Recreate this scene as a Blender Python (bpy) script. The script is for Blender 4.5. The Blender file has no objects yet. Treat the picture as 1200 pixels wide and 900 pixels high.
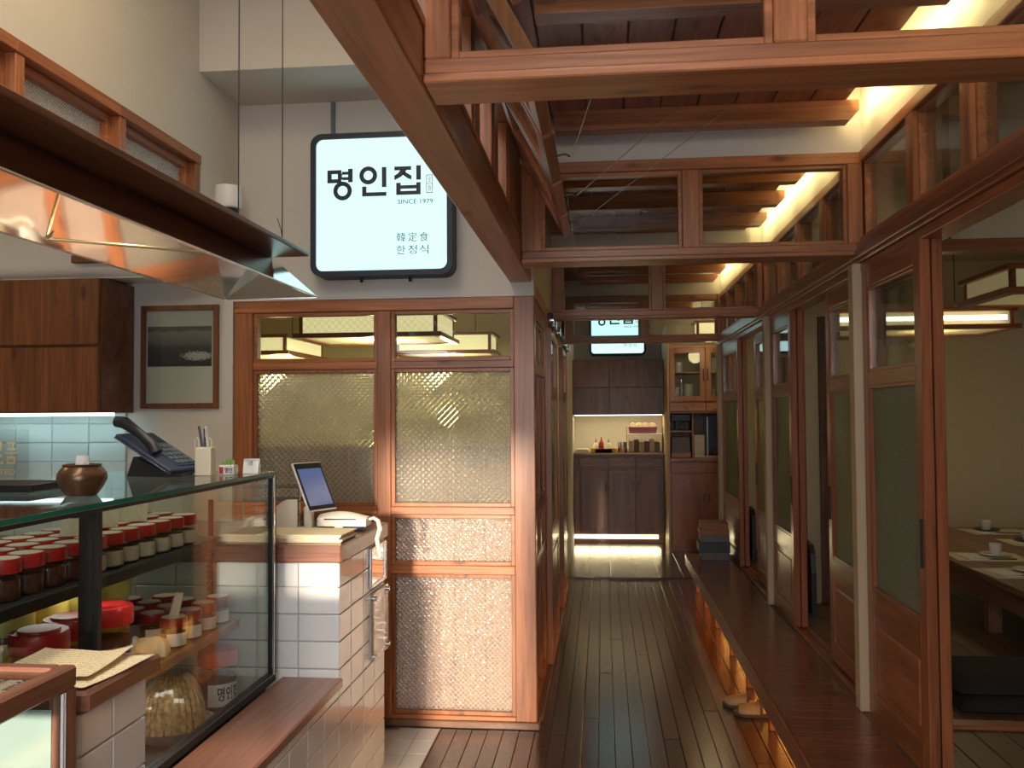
import bpy, math, random
from mathutils import Vector, Matrix
random.seed(11)
S = bpy.context.scene
COL = S.collection
# ------------------------------------------------------------------ camera
def make_camera():
    yw, pt, rl = (math.radians(a) for a in (5.8306, 1.8898, -0.3714))
    f = Vector((-math.sin(yw)*math.cos(pt), math.cos(yw)*math.cos(pt), math.sin(pt)))
    rt = Vector((math.cos(yw), math.sin(yw), 0)); up = rt.cross(f)
    r2 = rt*math.cos(rl) + up*math.sin(rl); u2 = up*math.cos(rl) - rt*math.sin(rl)
    cd = bpy.data.cameras.new('camera'); c = bpy.data.objects.new('camera', cd); COL.objects.link(c)
    m = Matrix((r2, u2, -f)).transposed().to_4x4(); m.translation = Vector((0, 0, 1.5))
    c.matrix_world = m
    cd.sensor_width = 36; cd.lens = 1041/1200*36; cd.clip_start = 0.05; cd.clip_end = 100
    S.camera = c
make_camera()
# ------------------------------------------------------------------ world, sun, area lights, exposure
w = bpy.data.worlds.new('sky'); S.world = w; w.use_nodes = True
w.node_tree.nodes['Background'].inputs[0].default_value = (0.62, 0.78, 1.0, 1)
w.node_tree.nodes['Background'].inputs[1].default_value = 1.0
S.view_settings.view_transform = 'Standard'; S.view_settings.look = 'None'
S.view_settings.gamma = 1; S.view_settings.use_curve_mapping = False
S.view_settings.exposure = 0.36
def sun(name, d, energy, color, angle):
    l = bpy.data.lights.new(name, 'SUN'); l.energy = energy; l.color = color; l.angle = math.radians(angle)
    o = bpy.data.objects.new(name, l); COL.objects.link(o)
    o.rotation_euler = Vector(d).to_track_quat('-Z', 'Y').to_euler(); o.location = (0, -6, 4); return o
def area(name, loc, d, sx, sy, energy, color):
    l = bpy.data.lights.new(name, 'AREA'); l.shape = 'RECTANGLE'; l.size = sx; l.size_y = sy
    l.energy = energy; l.color = color
    o = bpy.data.objects.new(name, l); COL.objects.link(o)
    o.location = loc; o.rotation_euler = Vector(d).to_track_quat('-Z', 'Y').to_euler(); return o
WARM = (1.0, 0.74, 0.38); YEL = (1.0, 0.80, 0.42); COOL = (0.80, 0.90, 1.0)
sun('low_sun', (0.03, 1, -0.125), 5.8, (1.0, 0.85, 0.66), 2.5)
area('daylight_door', (0.02, -1.85, 1.1), (0, 1, 0), 0.8, 2.1, 18, (0.95, 0.95, 1.0))
area('daylight_window_left', (-0.86, -1.85, 1.3), (0, 1, 0), 0.72, 1.5, 16, COOL)
area('fill_over_door', (0.02, -1.85, 2.42), (0, 1, 0.05), 0.8, 0.46, 32, (1.0, 0.95, 0.9))  # added fill through an invented opening, brightens rafters and ceiling bay
area('fill_lobby_top', (-1.1, 0.4, 3.75), (0, 0.001, -1), 1.0, 2.0, 33, COOL)  # added fill above an invented gap in the lobby ceiling
area('daylight_window_right', (0.85, -1.85, 1.8), (0, 1, 0), 0.7, 1.9, 3, COOL)
for i, (a, b) in enumerate(((1.80, 3.66), (3.86, 5.92), (6.1, 8.0), (8.2, 10.4), (0.2, 1.6))):      # LED strips of the ceiling cove
    area('cove_led_strip', (0.956, (a+b)/2, 2.722), (1, 0, 0.05), b-a, 0.03, 3.4*(b-a), (1.0, 0.76, 0.33))
area('lobby_ceiling_lamp', (-1.1, 2.4, 3.52), (0, 0.001, -1), 0.5, 0.5, 10, WARM)
area('under_bench_strip', (0.985, 4.6, 0.20), (-1, 0, -0.25), 6.0, 0.04, 14.0, (1.0, 0.42, 0.08))
area('far_counter_led', (0.17, 10.42, 1.462), (0, 0.2, -1), 0.98, 0.04, 3.2, YEL)
area('far_plinth_led', (0.15, 10.27, 0.085), (0, -0.8, -0.6), 0.98, 0.03, 1.6, YEL)
area('fill_in_hood', (-1.297, 1.9, 2.086), (0, 0.001, -1), 0.05, 2.4, 5.5, (1.0, 0.90, 0.76))  # unseen fill added inside the hood to brighten the jars
area('fill_under_shelf', (-1.32, 2.4, 0.750), (0.1, 0.001, -1), 0.03, 1.2, 1.4, (1.0, 0.92, 0.8))  # added fill, lifts the bowl and jar on the case floor
area('fill_under_shelf', (-1.30, 2.3, 1.068), (0.1, 0.001, -1), 0.03, 1.2, 1.2, (1.0, 0.92, 0.8))  # added fill for the lower shelf jars, no fitting there
area('fill_kitchen', (-2.9, 2.6, 2.72), (0, 0, -1), 0.4, 0.4, 8, WARM)  # added fill, brightens the bulkhead panes from behind
area('kitchen_led', (-2.72, 4.10, 1.505), (0, 0.25, -1), 0.72, 0.04, 3.0, (0.62, 0.95, 1.0))
def point(name, loc, e, color, r=0.08):
    l = bpy.data.lights.new(name, 'POINT'); l.energy = e; l.color = color; l.shadow_soft_size = r
    o = bpy.data.objects.new(name, l); COL.objects.link(o); o.location = loc
# ------------------------------------------------------------------ materials
def nt_new(name):
    m = bpy.data.materials.new(name); m.use_nodes = True; m.node_tree.nodes.clear(); return m, m.node_tree
def N(nt, t, ins=None, **kw):
    n = nt.nodes.new(t)
    for k, v in kw.items(): setattr(n, k, v)
    for k, v in (ins or {}).items():
        if isinstance(v, bpy.types.NodeSocket): nt.links.new(v, n.inputs[k])
        else: n.inputs[k].default_value = v
    return n
def out(nt, sh): N(nt, 'ShaderNodeOutputMaterial', {'Surface': sh})
def ramp(nt, fac, stops):
    n = N(nt, 'ShaderNodeValToRGB', {'Fac': fac}); e = n.color_ramp.elements
    while len(e) < len(stops): e.new(0.5)
    for s, (p, c) in zip(e, stops): s.position = p; s.color = (*c, 1)
    return n.outputs[0]
def mix(nt, a, b, fac, blend='MIX'):
    n = N(nt, 'ShaderNodeMix', data_type='RGBA', blend_type=blend)
    for i, v in ((0, fac), (6, a), (7, b)):
        if isinstance(v, bpy.types.NodeSocket): nt.links.new(v, n.inputs[i])
        else: n.inputs[i].default_value = v if i == 0 else ((*v, 1) if len(v) == 3 else v)
    return n.outputs[2]
def wood(name, base, rough=0.38, contrast=0.35, knots=0.8, var=0.25, coat=0.15, scale=1.0):
    """one stained timber; three materials, by the axis the grain runs along"""
    res = {}
    for ax in 'xyz':
        m, nt = nt_new(name + '_grain_' + ax)
        geo = N(nt, 'ShaderNodeNewGeometry'); oi = N(nt, 'ShaderNodeObjectInfo')
        off = N(nt, 'ShaderNodeVectorMath', {0: oi.outputs['Random'], 1: (31.7, 17.3, 23.9)}, operation='MULTIPLY')
        ps = N(nt, 'ShaderNodeVectorMath', {0: geo.outputs['Position'], 1: off.outputs[0]}, operation='ADD')
        sc = [16*scale]*3; sc['xyz'.index(ax)] = 0.9*scale
        mp = N(nt, 'ShaderNodeVectorMath', {0: ps.outputs[0], 1: tuple(sc)}, operation='MULTIPLY')
        n1 = N(nt, 'ShaderNodeTexNoise', {'Vector': mp.outputs[0], 'Scale': 1.0, 'Detail': 5.0, 'Roughness': 0.62, 'Distortion': 0.8})
        sc2 = [90*scale]*3; sc2['xyz'.index(ax)] = 4*scale
        mp2 = N(nt, 'ShaderNodeVectorMath', {0: ps.outputs[0], 1: tuple(sc2)}, operation='MULTIPLY')
        n2 = N(nt, 'ShaderNodeTexNoise', {'Vector': mp2.outputs[0], 'Scale': 1.0, 'Detail': 2.0})
        dk = tuple(c*(1-contrast) for c in base); lt = tuple(min(1, c*(1+contrast*0.8)) for c in base)
        col = ramp(nt, n1.outputs[0], ((0.30, dk), (0.52, base), (0.72, lt)))
        fine = ramp(nt, n2.outputs[0], ((0.32, (0.66, 0.63, 0.60)), (0.62, (1.10, 1.10, 1.10))))
        col = mix(nt, col, fine, 0.7, 'MULTIPLY')
        if knots:
            sk = [8.5]*3; sk['xyz'.index(ax)] = 3.2
            mk = N(nt, 'ShaderNodeVectorMath', {0: ps.outputs[0], 1: tuple(sk)}, operation='MULTIPLY')
            vo = N(nt, 'ShaderNodeTexVoronoi', {'Vector': mk.outputs[0], 'Scale': 1.0})
            kf = ramp(nt, vo.outputs['Distance'], ((0.07, (0.30, 0.2, 0.15)), (0.17, (1, 1, 1))))
            col = mix(nt, col, kf, knots, 'MULTIPLY')
        vr = N(nt, 'ShaderNodeMapRange', {'Value': oi.outputs['Random'], 3: 1-var, 4: 1+var})
        col = mix(nt, col, vr.outputs[0], 1.0, 'MULTIPLY')
        bp = N(nt, 'ShaderNodeBump', {'Strength': 0.06, 'Distance': 0.01, 'Height': n2.outputs[0]})
        b = N(nt, 'ShaderNodeBsdfPrincipled', {'Base Color': col, 'Roughness': rough, 'Normal': bp.outputs[0], 'Coat Weight': coat, 'Coat Roughness': 0.2})
        out(nt, b.outputs[0]); res[ax] = m
    return res
def plain(name, col, rough=0.5, metal=0.0, var=0.0, noise=0.0, nscale=8, bump=0.0, coat=0.0, emit=None, estr=0):
    m, nt = nt_new(name); c = (*col, 1)
    ins = {'Roughness': rough, 'Metallic': metal, 'Coat Weight': coat, 'Coat Roughness': 0.1}
    if noise or bump:
        geo = N(nt, 'ShaderNodeNewGeometry')
        n = N(nt, 'ShaderNodeTexNoise', {'Vector': geo.outputs['Position'], 'Scale': float(nscale), 'Detail': 4.0})
        c = ramp(nt, n.outputs[0], ((0.25, tuple(x*(1-noise) for x in col)), (0.75, tuple(min(1, x*(1+noise)) for x in col))))
        if bump: ins['Normal'] = N(nt, 'ShaderNodeBump', {'Strength': bump, 'Distance': 0.01, 'Height': n.outputs[0]}).outputs[0]
    if var:
        oi = N(nt, 'ShaderNodeObjectInfo')
        vr = N(nt, 'ShaderNodeMapRange', {'Value': oi.outputs['Random'], 3: 1-var, 4: 1+var})
        c = mix(nt, c, vr.outputs[0], 1.0, 'MULTIPLY')
    ins['Base Color'] = c
    if emit: ins['Emission Color'] = (*emit, 1); ins['Emission Strength'] = estr
    b = N(nt, 'ShaderNodeBsdfPrincipled', ins); out(nt, b.outputs[0]); return m
def clear_glass(name, tint=(0.93, 0.96, 0.94), ior=1.45):
    m, nt = nt_new(name)
    t = N(nt, 'ShaderNodeBsdfTransparent', {'Color': (*tint, 1)}); g = N(nt, 'ShaderNodeBsdfGlossy', {'Roughness': 0.02})
    bf = N(nt, 'ShaderNodeNewGeometry')
    io = N(nt, 'ShaderNodeMapRange', {'Value': bf.outputs['Backfacing'], 3: ior, 4: 1/ior})
    f = N(nt, 'ShaderNodeFresnel', {'IOR': io.outputs[0]})
    out(nt, N(nt, 'ShaderNodeMixShader', {0: f.outputs[0], 1: t.outputs[0], 2: g.outputs[0]}).outputs[0]); return m
def pattern_glass(name, period, tint=(0.92, 0.93, 0.85), haze=0.26, rough=0.06, emit=0.0, ecol=(1, 1, 1), flower=False, through=0.0):
    """cast obscured glass: a relief of crossing ribs; some of the light passes, some is scattered"""
    m, nt = nt_new(name)
    geo = N(nt, 'ShaderNodeNewGeometry'); sp = N(nt, 'ShaderNodeSeparateXYZ', {0: geo.outputs['Position']})
    xy = N(nt, 'ShaderNodeMath', {0: sp.outputs[0], 1: sp.outputs[1]}, operation='ADD')
    k = 2*math.pi/period
    def rib(op):
        s = N(nt, 'ShaderNodeMath', {0: xy.outputs[0], 1: sp.outputs[2]}, operation=op)
        s = N(nt, 'ShaderNodeMath', {0: s.outputs[0], 1: k/2}, operation='MULTIPLY')
        s = N(nt, 'ShaderNodeMath', {0: s.outputs[0]}, operation='SINE')
        s = N(nt, 'ShaderNodeMath', {0: s.outputs[0]}, operation='ABSOLUTE'); return s.outputs[0]
    a, b = rib('ADD'), rib('SUBTRACT')
    h = N(nt, 'ShaderNodeMath', {0: a, 1: b}, operation='MINIMUM').outputs[0]
    no = N(nt, 'ShaderNodeTexNoise', {'Vector': geo.outputs['Position'], 'Scale': 1.3/period, 'Detail': 1.0})
    if flower: h = N(nt, 'ShaderNodeMath', {0: h, 1: no.outputs[0]}, operation='MULTIPLY').outputs[0]
    bp = N(nt, 'ShaderNodeBump', {'Strength': 0.9, 'Distance': period*0.16, 'Height': h})
    rf = N(nt, 'ShaderNodeBsdfRefraction', {'Color': (*tint, 1), 'Roughness': rough, 'IOR': 1.22, 'Normal': bp.outputs[0]})
    df = N(nt, 'ShaderNodeBsdfDiffuse', {'Color': (*tint, 1), 'Normal': bp.outputs[0]})
    tl = N(nt, 'ShaderNodeBsdfTranslucent', {'Color': (*tint, 1), 'Normal': bp.outputs[0]})
    hz = N(nt, 'ShaderNodeMixShader', {0: 0.4, 1: df.outputs[0], 2: tl.outputs[0]})
    gl = N(nt, 'ShaderNodeBsdfGlossy', {'Roughness': 0.12, 'Normal': bp.outputs[0]})
    hf = ramp(nt, h, ((0.0, (min(1, haze*2.6),)*3), (0.30, (haze*0.55,)*3), (1.0, (haze*0.9,)*3)))
    m1 = N(nt, 'ShaderNodeMixShader', {0: hf, 1: rf.outputs[0], 2: hz.outputs[0]})
    m2 = N(nt, 'ShaderNodeMixShader', {0: 0.08, 1: m1.outputs[0], 2: gl.outputs[0]})
    sh = m2.outputs[0]
    if through: sh = N(nt, 'ShaderNodeMixShader', {0: through, 1: sh, 2: N(nt, 'ShaderNodeBsdfTransparent', {'Color': (*tint, 1)}).outputs[0]}).outputs[0]
    if emit:
        er = ramp(nt, h, ((0.0, tuple(c*0.45 for c in ecol)), (0.35, ecol)))
        em = N(nt, 'ShaderNodeEmission', {'Color': er, 'Strength': emit})
        sh = N(nt, 'ShaderNodeAddShader', {0: N(nt, 'ShaderNodeBsdfDiffuse', {'Color': (*tint, 1)}).outputs[0], 1: em.outputs[0]}).outputs[0]
    out(nt, sh); return m
def emission(name, col, s):
    m, nt = nt_new(name); out(nt, N(nt, 'ShaderNodeEmission', {'Color': (*col, 1), 'Strength': s}).outputs[0]); return m
def print_lines(name, paper, ink, freq, axis=1, duty=0.45, alt=60):
    """paper with unreadably small lines of print"""
    m, nt = nt_new(name)
    tc = N(nt, 'ShaderNodeTexCoord'); sp = N(nt, 'ShaderNodeSeparateXYZ', {0: tc.outputs['Generated']})
    a = N(nt, 'ShaderNodeMath', {0: sp.outputs[axis], 1: freq}, operation='MULTIPLY')
    a = N(nt, 'ShaderNodeMath', {0: a.outputs[0]}, operation='FRACT')
    a = N(nt, 'ShaderNodeMath', {0: a.outputs[0], 1: duty}, operation='LESS_THAN')
    no = N(nt, 'ShaderNodeTexNoise', {'Vector': tc.outputs['Generated'], 'Scale': float(alt), 'Detail': 1.0})
    b = N(nt, 'ShaderNodeMath', {0: no.outputs[0], 1: 0.5}, operation='GREATER_THAN')
    f = N(nt, 'ShaderNodeMath', {0: a.outputs[0], 1: b.outputs[0]}, operation='MULTIPLY')
    b = N(nt, 'ShaderNodeBsdfPrincipled', {'Base Color': mix(nt, paper, ink, f.outputs[0]), 'Roughness': 0.7}); out(nt, b.outputs[0]); return m
PINE = wood('stained_pine', (0.355, 0.125, 0.045), rough=0.36, contrast=0.34, var=0.14)
DOORW = wood('mahogany_stained_wood', (0.29, 0.088, 0.033), rough=0.30, contrast=0.3, knots=0.35, var=0.12, coat=0.3)
DARKW = wood('dark_walnut_wood', (0.21, 0.098, 0.050), rough=0.42, contrast=0.35, knots=0.6, var=0.12)
CABW = wood('brown_cabinet_wood', (0.22, 0.075, 0.024), rough=0.36, contrast=0.42, knots=0.9, var=0.12)
HONEY = wood('honey_cabinet_wood', (0.40, 0.15, 0.045), rough=0.36, contrast=0.3, knots=0.6, var=0.1)
FLOORW = wood('dark_varnished_floor_wood', (0.058, 0.026, 0.0165), rough=0.22, contrast=0.35, knots=0.5, var=0.3, coat=0.35)
BENCHW = wood('red_brown_bench_wood', (0.23, 0.066, 0.028), rough=0.22, contrast=0.3, knots=0.3, var=0.14, coat=0.45)
ROOMW = wood('grey_brown_floor_wood', (0.13, 0.075, 0.037), rough=0.45, contrast=0.3, knots=0.4, var=0.2)
CEILW = wood('reddish_ceiling_wood', (0.34, 0.118, 0.056), rough=0.42, contrast=0.3, knots=0.6, var=0.2)
CHERRY = wood('cherry_counter_wood', (0.23, 0.095, 0.06), rough=0.3, contrast=0.25, knots=0.3, var=0.08, coat=0.3)
HOODW = wood('hood_board_wood', (0.16, 0.055, 0.025), rough=0.32, contrast=0.3, knots=0.3, var=0.08, coat=0.2)
BACKW = wood('pale_pine_boards', (0.42, 0.24, 0.15), rough=0.5, contrast=0.2, knots=0.7, var=0.06, coat=0)
TABLEW = wood('table_wood', (0.22, 0.11, 0.052), rough=0.4, contrast=0.25, knots=0.3, var=0.08)
M = dict(
    plaster=plain('off_white_plaster', (0.62, 0.58, 0.52), 0.85, noise=0.03, nscale=3, bump=0.05),
    cream=plain('cream_wallpaper', (0.58, 0.48, 0.30), 0.85, noise=0.04, nscale=60, bump=0.06),
    creampost=plain('cream_painted_post', (0.50, 0.36, 0.22), 0.6),
    tile=plain('white_glazed_tile', (0.80, 0.79, 0.78), 0.16, var=0.05, coat=0.3),
    ftile=plain('white_floor_tile', (0.66, 0.63, 0.58), 0.25, var=0.08),
    grout=plain('pale_grout', (0.55, 0.52, 0.48), 0.9),
    gtile=plain('grey_green_wall_tile', (0.52, 0.58, 0.56), 0.2, var=0.04),
    black=plain('black_metal', (0.008, 0.008, 0.009), 0.5),
    blackp=plain('black_plastic', (0.018, 0.018, 0.022), 0.4),
    navy=plain('navy_plastic', (0.03, 0.045, 0.09), 0.4),
    steel=plain('brushed_steel', (0.62, 0.62, 0.62), 0.22, metal=1.0, noise=0.05, nscale=5),
    mirror=plain('polished_steel', (0.88, 0.84, 0.78), 0.06, metal=1.0, noise=0.02, nscale=3, bump=0.03),
    chrome=plain('chrome', (0.8, 0.8, 0.8), 0.12, metal=1.0),
    brass=plain('aged_brass', (0.55, 0.40, 0.20), 0.35, metal=1.0),
    bronze=plain('brown_bronze_glaze', (0.14, 0.075, 0.04), 0.28, metal=0.5, noise=0.3, nscale=25),
    red=plain('red_lid_plastic', (0.48, 0.018, 0.016), 0.32, var=0.1),
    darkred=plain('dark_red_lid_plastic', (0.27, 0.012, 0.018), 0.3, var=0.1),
    lidtop=plain('cream_lid_sticker', (0.72, 0.66, 0.55), 0.6, var=0.08),
    content=plain('dark_red_jar_contents', (0.10, 0.03, 0.018), 0.5, noise=0.6, nscale=120, bump=0.3),
    content2=plain('tan_jar_contents', (0.26, 0.17, 0.09), 0.5, noise=0.5, nscale=120, bump=0.3),
    yellow=plain('yellow_citron_contents', (0.62, 0.40, 0.03), 0.4, noise=0.35, nscale=40),
    green=plain('yellow_green_lid', (0.62, 0.52, 0.10), 0.4, noise=0.1, nscale=20),
    label=plain('cream_paper_label', (0.62, 0.53, 0.38), 0.7, var=0.1, noise=0.12, nscale=70),
    wlabel=plain('white_paper_label', (0.75, 0.74, 0.70), 0.7),
    ink=plain('black_ink', (0.02, 0.02, 0.025), 0.6),
    navyink=plain('dark_navy_lettering', (0.006, 0.016, 0.035), 0.5),
    greyink=plain('grey_ink', (0.13, 0.17, 0.18), 0.6),
    redink=plain('red_ink', (0.50, 0.05, 0.06), 0.6),
    gold=plain('gold_lettering', (0.80, 0.56, 0.30), 0.45, metal=0.3),
    paper=plain('cream_paper', (0.80, 0.66, 0.42), 0.8, noise=0.04, nscale=20),
    white=plain('white_plastic', (0.78, 0.77, 0.74), 0.35),
    offwhite=plain('ivory_plastic', (0.72, 0.66, 0.56), 0.4),
    bag=plain('ivory_card', (0.78, 0.70, 0.55), 0.7),
    pink=plain('pink_plastic', (0.42, 0.13, 0.20), 0.45),
    sauce=plain('red_sauce', (0.35, 0.015, 0.01), 0.35),
    yellowp=plain('yellow_plastic', (0.62, 0.40, 0.02), 0.45),
    cushion=plain('black_brown_cushion_cloth', (0.02, 0.014, 0.012), 0.9),
    slip=plain('tan_slipper_vinyl', (0.30, 0.19, 0.085), 0.55, noise=0.15, nscale=60),
    sole=plain('dark_slipper_sole', (0.06, 0.045, 0.035), 0.8),
    bookc=plain('orange_brown_book_cover', (0.34, 0.13, 0.05), 0.6), bookg=plain('grey_book_cover', (0.16, 0.14, 0.13), 0.6),
    bookb=plain('dark_slate_book_cover', (0.035, 0.045, 0.05), 0.5), pages=plain('book_pages', (0.55, 0.48, 0.38), 0.8, noise=0.2, nscale=200),
    cup=plain('white_porcelain', (0.66, 0.62, 0.52), 0.25), saucer=plain('dark_saucer', (0.035, 0.022, 0.02), 0.4),
    green_leaf=plain('green_leaf', (0.20, 0.36, 0.06), 0.5), wrap=clear_glass('plastic_film', (0.93, 0.93, 0.93), 1.5),
    fish=plain('dried_fish_skin', (0.50, 0.32, 0.16), 0.35, metal=0.3, noise=0.6, nscale=70, bump=0.4),
    bowl=plain('ivory_ceramic_bowl', (0.55, 0.50, 0.42), 0.3),
    backdark=plain('dark_grey_case_panel', (0.045, 0.05, 0.05), 0.35), clear=clear_glass('clear_glass'),
    jarglass=clear_glass('jar_plastic', (0.90, 0.88, 0.86), 1.4), topglass=clear_glass('greenish_top_glass', (0.86, 0.92, 0.89), 1.7),
    greenedge=plain('green_glass_edge', (0.02, 0.16, 0.11), 0.15),
    diamond=pattern_glass('diamond_cast_glass', 0.030, haze=0.19), floral=pattern_glass('floral_cast_glass', 0.024, (0.96, 0.93, 0.88), 0.26, 0.12, flower=True, through=0.40),
    ribbed=pattern_glass('small_diamond_cast_glass', 0.016, (0.80, 0.84, 0.62), 0.30, 0.08),
    frost=pattern_glass('pebbled_glass', 0.012, (0.92, 0.93, 0.93), 0.40, 0.2, flower=True),
    lamp=pattern_glass('lit_lantern_glass', 0.05, (0.9, 0.85, 0.6), emit=0.6, ecol=(1.0, 0.88, 0.45)),
    lampdim=pattern_glass('dim_lantern_glass', 0.04, (0.7, 0.62, 0.38), emit=0.11, ecol=(0.9, 0.75, 0.35)),
    diffuse=pattern_glass('lantern_diffuser', 0.05, (0.8, 0.75, 0.5), emit=0.28, ecol=(0.9, 0.84, 0.42)),
    tube=emission('lit_tube', (1.0, 0.93, 0.72), 3.0), ledy=emission('yellow_led', (1.0, 0.90, 0.55), 3.0), ledc=emission('cyan_led', (0.72, 1.0, 1.0), 3.0),
    signface=emission('backlit_sign_face', (0.60, 0.95, 0.94), 1.05), screen=plain('tablet_screen', (0.02, 0.03, 0.08), 0.15, emit=(0.12, 0.17, 0.36), estr=0.5),
    menu=print_lines('printed_menu_paper', (0.66, 0.58, 0.44), (0.10, 0.09, 0.08), 9, 0, 0.5, 40),
    letter=print_lines('yellow_printed_sheet', (0.84, 0.68, 0.42), (0.58, 0.44, 0.24), 16, 1, 0.4, 30),
    rope=plain('white_braided_cord', (0.66, 0.60, 0.50), 0.8, noise=0.3, nscale=220, bump=0.4),
    wire=plain('thin_grey_cord', (0.30, 0.25, 0.20), 0.6), photo=None, board=plain('pale_green_board', (0.34, 0.45, 0.43), 0.5, noise=0.04, nscale=4),
)
def photo_mat():
    m, nt = nt_new('landscape_photo'); tc = N(nt, 'ShaderNodeTexCoord'); sp = N(nt, 'ShaderNodeSeparateXYZ', {0: tc.outputs['Generated']})
    no = N(nt, 'ShaderNodeTexNoise', {'Vector': tc.outputs['Generated'], 'Scale': 5.0, 'Detail': 6.0})
    a = N(nt, 'ShaderNodeMath', {0: no.outputs[0], 1: 0.22}, operation='MULTIPLY')
    a = N(nt, 'ShaderNodeMath', {0: sp.outputs[2], 1: a.outputs[0]}, operation='ADD')
    c = ramp(nt, a.outputs[0], ((0.12, (0.018, 0.016, 0.02)), (0.45, (0.03, 0.028, 0.035)), (0.62, (0.06, 0.055, 0.06)), (0.70, (0.15, 0.12, 0.12)), (0.95, (0.26, 0.22, 0.20)), (1.0, (0.12, 0.11, 0.12))))
    n2 = N(nt, 'ShaderNodeTexNoise', {'Vector': tc.outputs['Generated'], 'Scale': 22.0, 'Detail': 3.0})
    g = N(nt, 'ShaderNodeTexGradient', {'Vector': N(nt, 'ShaderNodeMapping', {0: tc.outputs['Generated'], 1: (-1.87, 0, -1.30), 3: (2.4, 1, 5.0)}).outputs[0]}, gradient_type='SPHERICAL')
    f = N(nt, 'ShaderNodeMath', {0: g.outputs[0], 1: n2.outputs[0]}, operation='MULTIPLY')
    f = ramp(nt, f.outputs[0], ((0.18, (0, 0, 0)), (0.3, (1, 1, 1))))
    c = mix(nt, c, (0.5, 0.48, 0.46), f)
    out(nt, N(nt, 'ShaderNodeBsdfPrincipled', {'Base Color': c, 'Roughness': 0.4}).outputs[0]); return m
M['photo'] = photo_mat()
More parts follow.
